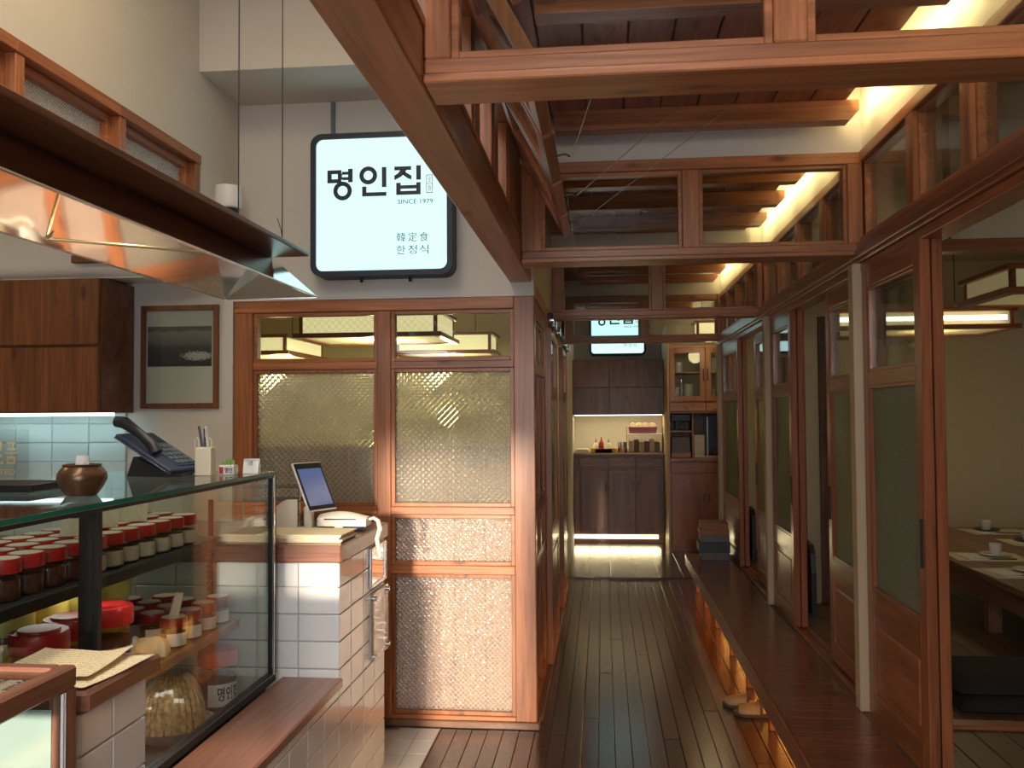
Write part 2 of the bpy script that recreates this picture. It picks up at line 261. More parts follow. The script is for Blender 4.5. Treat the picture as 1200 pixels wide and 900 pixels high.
# ------------------------------------------------------------------ mesh and object helpers
class MB:
    def __init__(self): self.v = []; self.f = []
    def add(self, vs, fs):
        o = len(self.v); self.v += [tuple(v) for v in vs]; self.f += [tuple(i+o for i in f) for f in fs]; return self
    def box(self, x0, x1, y0, y1, z0, z1, b=0.0, mat=None):
        if x0 > x1: x0, x1 = x1, x0
        if y0 > y1: y0, y1 = y1, y0
        if z0 > z1: z0, z1 = z1, z0
        b = min(b, 0.35*min(x1-x0, y1-y0, z1-z0)); lo = (x0, y0, z0); hi = (x1, y1, z1); vs = []; idx = {}
        if b <= 1e-5:
            vs = [(x, y, z) for x in (x0, x1) for y in (y0, y1) for z in (z0, z1)]
            fs = [(0, 1, 3, 2), (4, 6, 7, 5), (0, 4, 5, 1), (2, 3, 7, 6), (0, 2, 6, 4), (1, 5, 7, 3)]
        else:
            for s in [(i, j, k) for i in (0, 1) for j in (0, 1) for k in (0, 1)]:
                for a in range(3):
                    idx[s, a] = len(vs)
                    vs.append(tuple((hi[c] if s[c] else lo[c]) + (0 if c == a else (-b if s[c] else b)) for c in range(3)))
            fs = []
            for a in range(3):
                u, w_ = (a+1) % 3, (a+2) % 3
                for sd in (0, 1):
                    q = []
                    for (i, j) in ((0, 0), (1, 0), (1, 1), (0, 1)):
                        s = [0]*3; s[a] = sd; s[u] = i; s[w_] = j; q.append(idx[tuple(s), a])
                    fs.append(tuple(q) if sd else tuple(reversed(q)))
                for i in (0, 1):
                    for j in (0, 1):
                        s0 = [0]*3; s0[u] = i; s0[w_] = j; s1 = list(s0); s1[a] = 1
                        q = (idx[tuple(s0), u], idx[tuple(s1), u], idx[tuple(s1), w_], idx[tuple(s0), w_])
                        fs.append(q if (i == j) else tuple(reversed(q)))
            for s in [(i, j, k) for i in (0, 1) for j in (0, 1) for k in (0, 1)]:
                q = (idx[s, 0], idx[s, 1], idx[s, 2]); fs.append(q if sum(s) % 2 else tuple(reversed(q)))
        if mat is not None: vs = [tuple(mat @ Vector(v)) for v in vs]
        return self.add(vs, fs)
    def lathe(self, prof, c=(0, 0, 0), seg=20, mat=None, a0=0.0, a1=2*math.pi):
        full = abs(a1-a0-2*math.pi) < 1e-6; n = seg if full else seg+1; vs = []; fs = []
        for r, z in prof:
            for i in range(n):
                t = a0+(a1-a0)*i/seg; vs.append((c[0]+r*math.cos(t), c[1]+r*math.sin(t), c[2]+z))
        for k in range(len(prof)-1):
            for i in range(seg):
                j = (i+1) % n if full else i+1
                fs.append((k*n+i, k*n+j, (k+1)*n+j, (k+1)*n+i))
        if mat is not None: vs = [tuple(mat @ Vector(v)) for v in vs]
        return self.add(vs, fs)
    def tube(self, pts, r, seg=8, taper=None):
        pts = [Vector(p) for p in pts]; vs = []; fs = []; pu = None
        for i, p in enumerate(pts):
            t = (pts[min(i+1, len(pts)-1)]-pts[max(i-1, 0)]).normalized()
            if pu is None: pu = t.orthogonal().normalized()
            u = (pu - t*pu.dot(t)).normalized(); pu = u; v = t.cross(u); rr = r if taper is None else r*taper[i]
            for k in range(seg):
                a = 2*math.pi*k/seg; vs.append(tuple(p+u*rr*math.cos(a)+v*rr*math.sin(a)))
        for i in range(len(pts)-1):
            for k in range(seg):
                k2 = (k+1) % seg; fs.append((i*seg+k, i*seg+k2, (i+1)*seg+k2, (i+1)*seg+k))
        fs += [tuple(reversed(range(seg))), tuple(range((len(pts)-1)*seg, len(pts)*seg))]
        return self.add(vs, fs)
    def prism(self, poly, y0, y1):           # polygon in XZ, extruded along Y
        n = len(poly); vs = [(x, y0, z) for x, z in poly]+[(x, y1, z) for x, z in poly]
        fs = [tuple(range(n)), tuple(reversed(range(n, 2*n)))]+[(i, i+n, (i+1) % n+n, (i+1) % n) for i in range(n)]
        return self.add(vs, fs)
    def grid(self, nx, ny, fn):
        vs = [fn(i/nx, j/ny) for j in range(ny+1) for i in range(nx+1)]
        return self.add(vs, [(j*(nx+1)+i, j*(nx+1)+i+1, (j+1)*(nx+1)+i+1, (j+1)*(nx+1)+i) for j in range(ny) for i in range(nx)])
    def mesh(self, name):
        me = bpy.data.meshes.new(name); me.from_pydata(self.v, [], self.f); me.validate(); me.update(); return me
WP = {}                                       # world position of every object made here
def link(o, parent, pos):
    COL.objects.link(o); pos = Vector(pos); WP[o.name] = pos
    if parent is not None: o.parent = parent; o.location = pos-WP[parent.name]
    else: o.location = pos
    return o
def tag(o, label=None, cat=None, group=None, kind=None):
    for k, v in (('label', label), ('category', cat), ('group', group), ('kind', kind)):
        if v: o[k] = v
    return o
def thing(name, label, cat, loc, group=None):
    o = bpy.data.objects.new(name, None); o.empty_display_size = 0.05
    return tag(link(o, None, loc), label, cat, group)
def struct(name, loc=(0, 0, 0)):
    o = bpy.data.objects.new(name, None); o.empty_display_size = 0.05
    return tag(link(o, None, loc), kind='structure')
CACHE = {}
def pickmat(mat, dims):
    return mat['xyz'[max(range(3), key=lambda i: dims[i])]] if isinstance(mat, dict) else mat
def setmat(me, mat): me.materials.append(mat)
def P(name, box, mat, parent=None, b=0.003, label=None, kind=None):
    """one box-shaped piece, sharing its mesh with equal pieces"""
    x0, x1, y0, y1, z0, z1 = box; d = (abs(x1-x0), abs(y1-y0), abs(z1-z0)); mt = pickmat(mat, d)
    key = tuple(round(q, 4) for q in d)+(round(b, 4), mt.name)
    me = CACHE.get(key)
    if me is None:
        me = MB().box(-d[0]/2, d[0]/2, -d[1]/2, d[1]/2, -d[2]/2, d[2]/2, b).mesh(name); setmat(me, mt); CACHE[key] = me
    o = bpy.data.objects.new(name, me)
    return tag(link(o, parent, ((x0+x1)/2, (y0+y1)/2, (z0+z1)/2)), label, kind=kind)
def G(name, mb, mat, parent=None, smooth=False, label=None, kind=None, wn=False):
    """one mesh piece given in world coordinates; its origin is set at its bottom centre"""
    lo = [min(v[i] for v in mb.v) for i in range(3)]; hi = [max(v[i] for v in mb.v) for i in range(3)]
    c = Vector(((lo[0]+hi[0])/2, (lo[1]+hi[1])/2, lo[2]))
    me = MBshift(mb, c).mesh(name); setmat(me, pickmat(mat, [hi[i]-lo[i] for i in range(3)]))
    if smooth:
        for p in me.polygons: p.use_smooth = True
        try: me.set_sharp_from_angle(angle=math.radians(40))
        except Exception: pass
    return tag(link(bpy.data.objects.new(name, me), parent, c), label, kind=kind)
def MBshift(mb, c):
    n = MB(); n.v = [(v[0]-c[0], v[1]-c[1], v[2]-c[2]) for v in mb.v]; n.f = mb.f; return n
def copy_tree(o, parent=None, pos=None):
    c = o.copy(); COL.objects.link(c); p = WP[o.name] if pos is None else Vector(pos)
    WP[c.name] = p
    if parent is not None: c.parent = parent; c.location = o.location
    else: c.parent = None; c.location = p
    for ch in list(o.children):
        k = copy_tree(ch, c); WP[k.name] = p+k.location
    return c
def text_mb(body, size, bold=0.0, ext=0.0):
    """lettering as a flat mesh: returns an MB in local XY"""
    cu = bpy.data.curves.new('lettering', 'FONT'); cu.body = body; cu.size = size; cu.offset = bold; cu.extrude = ext; cu.resolution_u = 3
    o = bpy.data.objects.new('lettering', cu); COL.objects.link(o); bpy.context.view_layer.update()
    me = bpy.data.meshes.new_from_object(o.evaluated_get(bpy.context.evaluated_depsgraph_get()))
    mb = MB(); mb.v = [tuple(v.co) for v in me.vertices]; mb.f = [tuple(p.vertices) for p in me.polygons]
    bpy.data.objects.remove(o); bpy.data.curves.remove(cu); bpy.data.meshes.remove(me); return mb
def fit_text(body, x0, x1, y0, y1, mat4, bold=0.0):
    """lettering stretched to fill a rectangle of the plane mat4"""
    mb = text_mb(body, 1.0, bold); xs = [v[0] for v in mb.v]; ys = [v[1] for v in mb.v]
    ax, bx, ay, by = min(xs), max(xs), min(ys), max(ys); r = MB()
    r.v = [tuple(mat4 @ Vector((x0+(v[0]-ax)/(bx-ax)*(x1-x0), y0+(v[1]-ay)/(by-ay)*(y1-y0), 0))) for v in mb.v]; r.f = mb.f; return r
def plane_xz(y): return Matrix(((1, 0, 0, 0), (0, 0, -1, y), (0, 1, 0, 0), (0, 0, 0, 1)))
ORD = ['first', 'second', 'third', 'fourth', 'fifth', 'sixth', 'seventh', 'eighth', 'ninth', 'tenth', 'eleventh', 'twelfth', 'thirteenth']
def frame4(parent, ax, a0, a1, z0, z1, c0, c1, w_, mat, name='glazing_bead'):
    """four bars round an opening (one mesh), in the plane of axis ax"""
    mb = MB()
    for (p, q, r, s) in ((a0, a0+w_, z0, z1), (a1-w_, a1, z0, z1), (a0+w_, a1-w_, z0, z0+w_), (a0+w_, a1-w_, z1-w_, z1)):
        if ax == 'x': mb.box(p, q, c0, c1, r, s, 0.002)
        else: mb.box(c0, c1, p, q, r, s, 0.002)
    return G(name, mb, mat, parent)
def B(ax, a0, a1, c0, c1, z0, z1): return (a0, a1, c0, c1, z0, z1) if ax == 'x' else (c0, c1, a0, a1, z0, z1)
# ================================================================== LARGE STRUCTURE
YP = 4.25                                     # plane of the glazed partition and the sign wall
fl = struct('floor', (0, 3, 0))
P('sub_floor', (-4.2, 4.2, -1.8, 11.4, -0.10, -0.022), M['grout'], fl, 0)
def boards():
    x = -0.78; i = 0
    while x < 1.09:
        w_ = 0.0745; cuts = [-1.5+((i*0.77) % 1.9)]
        while cuts[-1] < 8.17: cuts.append(cuts[-1]+(1.9, 2.5, 2.2)[(i+len(cuts)) % 3])
        a = -1.6
        for c in cuts+[8.17]:
            c = min(c, 8.17)
            y0 = a
            if x+w_ < -0.34 or x < -0.345: c2 = min(c, YP-0.02)
            else: c2 = c
            if c2-y0 > 0.05:
                dz = random.uniform(-0.0012, 0.0008)
                P('floor_board', (x+0.0012, x+w_-0.0012, y0+0.001, c2-0.001, -0.02+dz, dz), FLOORW, fl, 0.0015)
            a = c
            if c >= 8.17: break
        x += w_; i += 1
boards()
P('threshold_strip', (-0.36, 0.72, 8.172, 8.215, -0.02, 0.006), FLOORW, fl, 0.003)
for i in range(9):
    P('floor_board', (-0.6+i*0.22, -0.6+i*0.22+0.217, 8.218, 10.9, -0.02, 0.0), FLOORW, fl, 0.0015)
y = 4.225; rows = []
while y > -1.2: rows.append((y-0.158, y)); y -= 0.16
for (a, b) in rows[:16]:
    for k in range(2 if a > 3.0 else 2):
        P('floor_tile', (-0.786-0.098*(k+1)+0.002, -0.786-0.098*k, a, b, -0.012, 0.001), M['ftile'], fl, 0.0015)
P('edge_strip', (-0.786, -0.780, -1.2, 4.225, -0.012, 0.004), DARKW, fl, 0.001)
P('tile_bed', (-2.6, -0.98, -1.5, 4.2, -0.02, -0.002), M['ftile'], fl, 0)
P('left_room_floor', (-3.6, -0.36, 4.36, 8.3, -0.02, 0.0), ROOMW, fl, 0)
# raised timber floor of the dining rooms on the right
rf = struct('trim_1', (2.5, 5, 0))
P('riser', (1.02, 1.05, -1.5, 7.75, 0.0, 0.296), DARKW, rf, 0.002)
for i in range(24):
    x = 1.135+i*0.112
    P('floor_board', (x+0.0015, x+0.1105, -1.5, 7.74, 0.27, 0.30), ROOMW, rf, 0.002)
for k, x in enumerate((1.05, 1.078, 1.106)):
    P('track_rail', (x, x+0.026, -1.5, 7.7, 0.27, 0.300+0.006*(k != 1)), DOORW, rf, 0.002)
P('room_sill', (1.14, 4.0, 3.53, 3.60, 0.30, 0.318), PINE, rf, 0.003)
# walls
def wall(name, pieces, mat, loc):
    wl = struct(name, loc)
    for b in pieces: P('wall_panel', b, mat, wl, 0)
    return wl
wall('wall_back', [(-4.2, -1.83, YP, YP+0.12, 0, 3.6), (-1.83, -0.325, YP, YP+0.12, 2.066, 3.6)], M['plaster'], (-2.5, YP, 0))
wl = struct('wall_left', (-1.8, 1, 2.2))
P('wall_panel', (-1.92, -1.80, -1.6, YP, 2.665, 3.6), M['plaster'], wl, 0)
P('wall_panel', (-1.92, -1.80, 3.80, YP, 2.2, 2.665), M['plaster'], wl, 0)
P('wall_panel', (-1.92, -1.80, -1.6, 3.80, 2.12, 2.24), M['plaster'], wl, 0)
P('wall_beam', (-1.80, -0.44, 3.80, YP, 3.05, 3.6), M['plaster'], wl, 0.002)
wk = wall('wall_kitchen', [(-4.2, -4.1, -1.6, YP, 0, 3.0)], M['plaster'], (-4.1, 1, 0))
wf = wall('wall_front', [(-4.2, -1.85, -1.72, -1.6, 0, 3.6), (-1.85, -1.24, -1.72, -1.6, 0, 2.38), (-1.24, -0.55, -1.72, -1.6, 0, 0.5), (-1.24, -0.55, -1.72, -1.6, 2.06, 2.38), (-0.55, -0.40, -1.72, -1.6, 0, 2.38),
    (-1.85, -0.55, -1.72, -1.6, 2.38, 3.6), (-0.55, -0.40, -1.72, -1.6, 2.38, 3.6), (-0.40, 0.42, -1.72, -1.6, 2.12, 2.18), (-0.40, 0.42, -1.72, -1.6, 2.66, 3.6), (0.42, 0.5, -1.72, -1.6, 0, 3.6), (0.5, 1.2, -1.72, -1.6, 0, 0.85), (0.5, 1.2, -1.72, -1.6, 2.75, 3.6), (1.2, 4.2, -1.72, -1.6, 0, 3.6)], M['plaster'], (0, -1.66, 0))
wall('wall_sun_blocker', [(-0.55, 4.2, -5.2, -5.0, -0.1, 4.6), (-3.5, -0.55, -5.2, -5.0, 2.56, 4.6)], M['plaster'], (1.8, -5.1, 0))  # unseen panels added outdoors to block the low sun
wall('wall_right', [(4.0, 4.1, -1.6, 7.9, 0, 3.6)], M['cream'], (4, 3, 0))
wall('wall_room_end', [(1.14, 4.1, 7.75, 7.87, 0.3, 3.0)], M['cream'], (2.6, 7.8, 0))
wr = wall('wall_room_divider', [(1.34, 4.0, 3.55, 3.62, 2.155, 3.0)], M['cream'], (2.6, 3.58, 2.1))
P('lintel', (1.16, 4.0, 3.53, 3.60, 2.108, 2.155), PINE, wr, 0.003)
P('pilaster', (1.27, 1.345, 5.76, 5.86, 0.3, 2.6), M['cream'], wr, 0)
P('room_post', (1.36, 1.41, 5.78, 5.85, 0.3, 2.1), DARKW, wr, 0.003)
P('pilaster', (1.345, 1.50, 5.80, 5.84, 0.3, 2.6), M['cream'], wr, 0)
wall('wall_corridor_left', [(-0.375, -0.345, YP+0.13, 8.1, 2.135, 2.76), (-0.375, -0.345, 7.55, 10.9, 0, 2.76), (-0.42, -0.36, -1.6, YP, 2.62, 3.6)], M['plaster'], (-0.36, 6, 2.1))
wall('wall_corridor_right', [(1.06, 1.12, -1.6, 8.1, 2.556, 3.12), (1.32, 1.40, 7.9, 10.9, 0, 3.1), (1.06, 1.4, 8.1, 8.18, 0.3, 3.1)], M['plaster'], (1.09, 3, 2.6))
wall('wall_far', [(-0.6, 1.5, 10.85, 10.95, 0, 3.4)], M['plaster'], (0.4, 10.9, 0))
wall('wall_left_room', [(-3.7, -3.6, 4.3, 8.4, 0, 2.9), (-3.7, -0.35, 8.3, 8.4, 0, 2.9)], M['cream'], (-3, 8.3, 0))
for i, yy in enumerate((3.700, 5.975, 8.065)):       # plaster above the cross frames
    tr = struct('trim_%d' % (2+i), (0.4, yy, 2.55))
    P('plaster_band', (-0.34, 1.06, yy+0.02, yy+0.11, 2.556, 3.1), M['plaster'], tr, 0)
# wainscot of the left room
wn = struct('baseboard_left_room', (-2, 8.28, 0))
for i in range(14): P('wainscot_board', (-3.58+i*0.225, -3.58+i*0.225+0.222, 8.27, 8.295, 0, 1.15), CABW, wn, 0.003)
bb = struct('baseboard_right_room', (2.6, 7.74, 0.3))
P('skirting', (1.14, 4.0, 7.725, 7.748, 0.302, 0.335), DARKW, bb, 0.002)
# ceilings
ce = struct('ceiling', (0.3, 4, 2.76))
for (a, b) in ((-1.5, 1.63), (1.63, 3.70), (3.82, 5.975), (6.09, 8.06), (8.18, 10.84)):
    for k in range(9):
        x = -0.34+k*0.1435; dz = random.uniform(0, 0.003)
        P('ceiling_plank', (x+0.003, x+0.1405, a, b, 2.700+dz, 2.718+dz), CEILW, ce, 0.002)
def rafter(yf):
    mb = MB(); x1 = 0.992
    poly = [(-0.18, 2.700), (-0.18, 2.622), (x1-0.035, 2.622), (x1, 2.658), (x1, 2.700)]
    mb.prism(poly, yf, yf+0.075); G('rafter', mb, PINE, ce)
for yf in (0.3, 0.85, 1.37, 2.46, 2.98, 3.50, 3.93, 4.41, 4.90, 5.43, 6.25, 6.75, 7.25, 7.72, 8.5, 9.1, 9.7, 10.3): rafter(yf)
P('attic_board', (-0.34, 0.952, -1.5, 10.84, 2.730, 2.745), M['plaster'], ce, 0)
P('cove_top', (0.98, 1.4, -1.5, 10.84, 3.10, 3.14), M['plaster'], ce, 0)
P('cove_top', (-0.34, 0.98, -1.5, 10.84, 3.10, 3.14), M['plaster'], ce, 0)
for b in ((-4.2, -1.6, -1.7, YP, 3.6, 3.68), (-0.6, -0.36, -1.7, YP, 3.6, 3.68), (-1.6, -0.6, -1.7, -0.6, 3.6, 3.68), (-1.6, -0.6, 1.4, YP, 3.6, 3.68)): P('lobby_ceiling', b, M['plaster'], ce, 0)
P('kitchen_ceiling', (-4.2, -1.92, -1.7, YP, 2.75, 2.80), M['plaster'], ce, 0)
P('left_room_ceiling', (-3.7, -0.375, 4.36, 8.4, 2.62, 2.66), M['cream'], ce, 0)
P('right_room_ceiling', (1.12, 4.1, -1.7, 7.9, 2.75, 2.80), M['cream'], ce, 0)
# ================================================================== MAIN BEAM AND CROSS FRAMES
t = thing('timber_beam', 'long reddish timber beam running from the top edge to the sign wall corner', 'beam', (-0.39, 1.4, 2.131))
P('beam_body', (-0.442, -0.337, -1.55, YP-0.004, 2.131, 2.245), PINE, t, 0.004)
# transom openings above the beam: posts, header, sill boards
cl = struct('window_1', (-0.36, 2, 2.245))
P('header', (-0.42, -0.335, -1.5, YP, 2.60, 2.66), PINE, cl, 0.003)
P('sill', (-0.42, -0.332, -1.5, YP, 2.246, 2.262), PINE, cl, 0.002)
for yc in (0.45, 0.95, 1.45, 2.0, 2.47, 2.92, 3.37):
    P('post', (-0.42, -0.345, yc-0.05, yc+0.05, 2.262, 2.60), PINE, cl, 0.003)
    for s in (-1, 1): P('moulding', (-0.40, -0.352, yc+s*0.058-0.008, yc+s*0.058+0.008, 2.262, 2.60), PINE, cl, 0.002)
for k in range(6): P('wall_board', (-0.41, -0.35, 3.44+k*0.134, 3.44+k*0.134+0.131, 2.262, 2.60), PINE, cl, 0.004)
# sashes, hinged at the top and pushed into the corridor
SASH = []
def sash(i, y0, y1, ang, where):
    top = Vector((-0.325, 0, 2.585)); L = 0.40; dx = math.sin(ang)*L; dz = -math.cos(ang)*L
    t = thing('awning_window', where, 'window', (-0.325, (y0+y1)/2, 2.585), 'top hung sashes above the long beam')
    ux, uz = dx/L, dz/L; nx, nz = -uz, ux
    def bar(u0, u1, a, b, th=0.032, inset=0):
        mb = MB(); h = th/2; vs = []
        for u in (u0, u1):
            for yy in (a, b):
                for s in (-h, h): vs.append((top.x+ux*u+nx*s, yy, top.z+uz*u+nz*s))
        return mb.add(vs, [(0, 1, 3, 2), (4, 6, 7, 5), (0, 4, 5, 1), (2, 3, 7, 6), (0, 2, 6, 4), (1, 5, 7, 3)])
    G('rail', bar(0.0, 0.05, y0, y1), PINE, t); G('rail', bar(L-0.055, L, y0, y1), PINE, t)
    G('stile', bar(0.05, L-0.055, y0, y0+0.045), PINE, t); G('stile', bar(0.05, L-0.055, y1-0.045, y1), PINE, t)
    G('pane', bar(0.05, L-0.055, y0+0.045, y1-0.045, 0.005), M['clear'], t)
    p = (top.x+dx, (y0+y1)/2, top.z+dz); SASH.append(p)
    G('eye_hook', MB().tube([(p[0]+0.01, p[1], p[2]+0.015), (p[0]+0.035, p[1], p[2]+0.02), (p[0]+0.05, p[1], p[2]+0.012)], 0.003, 6), M['black'], t)
A = math.radians(28)
sash(0, 1.84, 2.30, A, 'open wood framed sash nearest the front cross frame')
sash(1, 2.33, 2.79, A, 'open wood framed sash, second behind the front cross frame')
sash(2, 2.82, 3.26, A, 'open wood framed sash hanging third behind the front cross frame')
sash(3, 3.29, 3.66, A, 'open wood framed sash touching the second cross frame')
sash(4, 0.9, 1.55, A, 'open wood framed sash in front of the first cross frame')
for (i, h) in ((1, (0.047, 2.744, 2.698)), (2, (0.323, 3.494, 2.707)), (3, (0.536, 3.494, 2.711))):
    p = SASH[i]
    w_ = G('sash_cord', MB().tube([(p[0]+0.056, p[1], p[2]+0.016), h], 0.0018, 5), M['wire'])
    tag(w_, 'thin cord from the %s open sash up to the ceiling beam' % ORD[i], 'cord', 'cords holding the open sashes')
def cross_frame(n, y0, y1, xs, label, right, bead=0.016):
    """a glazed frame across the corridor; xs: pairs of pane edges"""
    t = thing('transom_frame', label, 'transom', ((xs[0][0]+right)/2, y0, 2.131), 'glazed cross frames over the corridor')
    L = -0.335; d = y1-y0
    P('lower_rail', (L, right, y0, y1, 2.131, 2.150), PINE, t, 0.003)
    P('bottom_rail', (L, right, y0+0.012, y1-0.012, 2.150, 2.182), PINE, t, 0.003)
    P('top_rail', (L, right, y0+0.012, y1-0.012, 2.508, 2.556), PINE, t, 0.003)
    e = L
    for (a, b) in xs:
        P('post', (e, a, y0+0.012, y1-0.012, 2.182, 2.508), PINE, t, 0.003); e = b
        frame4(t, 'x', a, b, 2.182, 2.508, y0+0.022, y0+0.06, bead, PINE)
        P('pane', (a+bead*0.6, b-bead*0.6, y0+0.038, y0+0.042, 2.182+bead*0.6, 2.508-bead*0.6), M['clear'], t, 0)
    P('post', (e, right, y0+0.012, y1-0.012, 2.182, 2.508), PINE, t, 0.003)
cross_frame(1, 1.648, 1.777, ((-0.285, 0.322), (0.383, 1.0)), 'nearest glazed timber cross frame overhead, cut by the top edge', 1.06)
cross_frame(2, 3.700, 3.845, ((-0.250, 0.335), (0.405, 1.0)), 'second glazed cross frame, meeting the end of the long beam', 1.06)
cross_frame(3, 5.975, 6.10, ((-0.272, 0.33), (0.41, 1.035)), 'third glazed cross frame, seen below the second one', 1.06)
cross_frame(4, 8.05, 8.17, ((-0.268, 0.341), (0.41, 1.02)), 'farthest glazed cross frame, in front of the small lit sign', 1.06)
# ================================================================== RIGHT SIDE: transom windows, head beam, sliding doors
hb = struct('trim_6', (1.08, 3.4, 2.06))
P('head_beam', (1.03, 1.14, -1.5, 8.05, 2.10, 2.182), DOORW, hb, 0.004)
P('track_moulding', (1.045, 1.135, -1.5, 8.05, 2.066, 2.10), DOORW, hb, 0.003)
P('face_moulding', (1.018, 1.032, -1.5, 8.05, 2.115, 2.150), DOORW, hb, 0.004)
n = 2
for bay, (a, b, posts) in enumerate(((-1.4, 1.64, (-0.9, -0.4, 0.1, 0.6, 1.1)), (1.78, 3.70, (2.20, 2.655, 3.12)), (3.85, 5.97, (4.35, 4.9, 5.45)), (6.1, 8.05, (6.6, 7.1, 7.6)))):
    wn_ = struct('window_%d' % n, (1.09, (a+b)/2, 2.182)); n += 1
    P('bottom_rail', (1.045, 1.125, a, b, 2.182, 2.205), PINE, wn_, 0.003)
    P('top_rail', (1.045, 1.125, a, b, 2.512, 2.556), PINE, wn_, 0.003)
    ed = [a]
    for p_ in posts:
        P('post', (1.045, 1.125, p_-0.035, p_+0.035, 2.205, 2.512), PINE, wn_, 0.003); ed += [p_-0.035, p_+0.035]
    ed.append(b)
    for q in range(0, len(ed), 2):
        frame4(wn_, 'y', ed[q], ed[q+1], 2.205, 2.512, 1.062, 1.108, 0.014, PINE)
        P('pane', (1.083, 1.087, ed[q]+0.009, ed[q+1]-0.009, 2.214, 2.503), M['clear'], wn_, 0)
for yy in (3.775, 6.04, 8.10): P('corner_post', (1.02, 1.055, yy-0.06, yy+0.06, 2.182, 2.556), PINE, hb, 0.003)
def post(yc, n): 
    s = struct('trim_%d' % n, (1.05, yc, 0.3)); P('door_post', (1.012, 1.13, yc-0.035, yc+0.035, 0.30, 2.10), M['creampost'], s, 0.003)
post(3.745, 7); post(5.735, 8); post(8.03, 9)
def sliding_door(n, ax, a0, a1, c0, c1, z0, z1, wood_, handle=None, zs=None, stile=0.062, pat='ribbed'):
    """frame-and-panel sliding door: clear light on top, obscured light, timber panel"""
    zc0, zc1, zr0, zr1, zp0, zp1 = zs or (1.655, 1.99, 0.80, 1.60, 0.40, 0.70)
    d = struct('door_%d' % n, ((a0+a1)/2, (c0+c1)/2, z0) if ax == 'x' else ((c0+c1)/2, (a0+a1)/2, z0))
    for (p, q) in ((a0, a0+stile), (a1-stile, a1)): P('stile', B(ax, p, q, c0, c1, z0, z1), wood_, d, 0.003)
    i0, i1 = a0+stile, a1-stile
    for (p, q) in ((z0, zp0), (zp1, zr0), (zr1, zc0), (zc1, z1)): P('rail', B(ax, i0, i1, c0, c1, p, q), wood_, d, 0.003)
    m_ = (c0+c1)/2; h = (c1-c0)*0.42
    frame4(d, ax, i0, i1, zc0, zc1, m_-h, m_+h, 0.012, wood_); frame4(d, ax, i0, i1, zr0, zr1, m_-h, m_+h, 0.012, wood_)
    P('clear_pane', B(ax, i0+0.006, i1-0.006, m_-0.002, m_+0.002, zc0+0.006, zc1-0.006), M['clear'], d, 0)
    P('patterned_pane', B(ax, i0+0.006, i1-0.006, m_-0.002, m_+0.002, zr0+0.006, zr1-0.006), M[pat], d, 0)
    P('panel', B(ax, i0+0.002, i1-0.002, m_-0.007, m_+0.007, zp0, zp1), wood_, d, 0)
    P('raised_field', B(ax, i0+0.035, i1-0.035, m_-0.013, m_+0.013, zp0+0.035, zp1-0.035), wood_, d, 0.008)
    if handle:
        P('handle', B(ax, handle[0]-0.012, handle[0]+0.012, handle[1]-0.004, handle[1]+0.004, 0.98, 1.14), M['black'], d, 0.002)
    return d
sliding_door(1, 'y', 3.04, 3.70, 1.045, 1.079, 0.308, 2.075, DOORW, (3.075, 1.045))
sliding_door(2, 'y', 3.04, 3.70, 1.084, 1.118, 0.308, 2.075, DOORW)
sliding_door(3, 'y', 3.80, 4.46, 1.084, 1.118, 0.308, 2.075, DOORW, (4.43, 1.084))
sliding_door(4, 'y', 5.09, 5.69, 1.045, 1.079, 0.308, 2.075, DOORW, (5.12, 1.045))
sliding_door(5, 'y', 5.09, 5.69, 1.084, 1.118, 0.308, 2.075, DOORW)
sliding_door(6, 'y', 5.80, 6.52, 1.084, 1.118, 0.308, 2.075, DOORW, (6.49, 1.084))
sliding_door(7, 'y', 7.05, 7.98, 1.045, 1.079, 0.308, 2.075, DOORW, (7.08, 1.045))
sliding_door(8, 'y', 7.05, 7.98, 1.084, 1.118, 0.308, 2.075, DOORW)
# ================================================================== GLAZED PARTITION FACING THE ENTRANCE
t = thing('glass_partition', 'pine framed partition with clear and patterned panes, standing under the large lit sign', 'partition', (-1.07, YP, 0))
P('sill', (-1.84, -0.312, YP-0.012, YP+0.10, 0.0, 0.034), DARKW, t, 0.004)
P('bottom_rail', (-1.72, -0.425, YP, YP+0.085, 0.034, 0.055), PINE, t, 0.003)
P('stile', (-1.825, -1.728, YP, YP+0.09, 0.034, 2.006), PINE, t, 0.004)
P('stile', (-0.425, -0.324, YP-0.002, YP+0.09, 0.034, 2.066), PINE, t, 0.004)
P('head', (-1.825, -0.425, YP, YP+0.09, 2.006, 2.066), PINE, t, 0.004)
P('mullion', (-1.098, -1.030, YP+0.004, YP+0.08, 0.055, 2.006), PINE, t, 0.003)
for (a, b) in ((-1.728, -1.098), (-1.030, -0.425)):
    for (z0, z1) in ((1.722, 1.758), (1.012, 1.050), (0.726, 0.768)): P('rail', (a, b, YP+0.004, YP+0.08, z0, z1), PINE, t, 0.003)
    for (z0, z1, g, bw) in ((1.758, 2.006, 'clear', 0.019), (1.050, 1.722, 'diamond', 0.019), (0.768, 1.012, 'floral', 0.019), (0.055, 0.726, 'floral', 0.019)):
        frame4(t, 'x', a, b, z0, z1, YP+0.012, YP+0.06, bw, PINE)
        P('pane', (a+0.012, b-0.012, YP+0.032, YP+0.037, z0+0.012, z1-0.012), M[g], t, 0, label='patterned pane' if g != 'clear' else 'clear pane')
for (a, b) in ((-1.728, -1.098), (-1.030, -0.425)):
    for k in range(4):
        wd = (b-a)/4; P('backing_board', (a+k*wd+0.001, a+(k+1)*wd-0.001, YP+0.062, YP+0.074, 0.06, 1.345), BACKW['z'], t, 0.002)
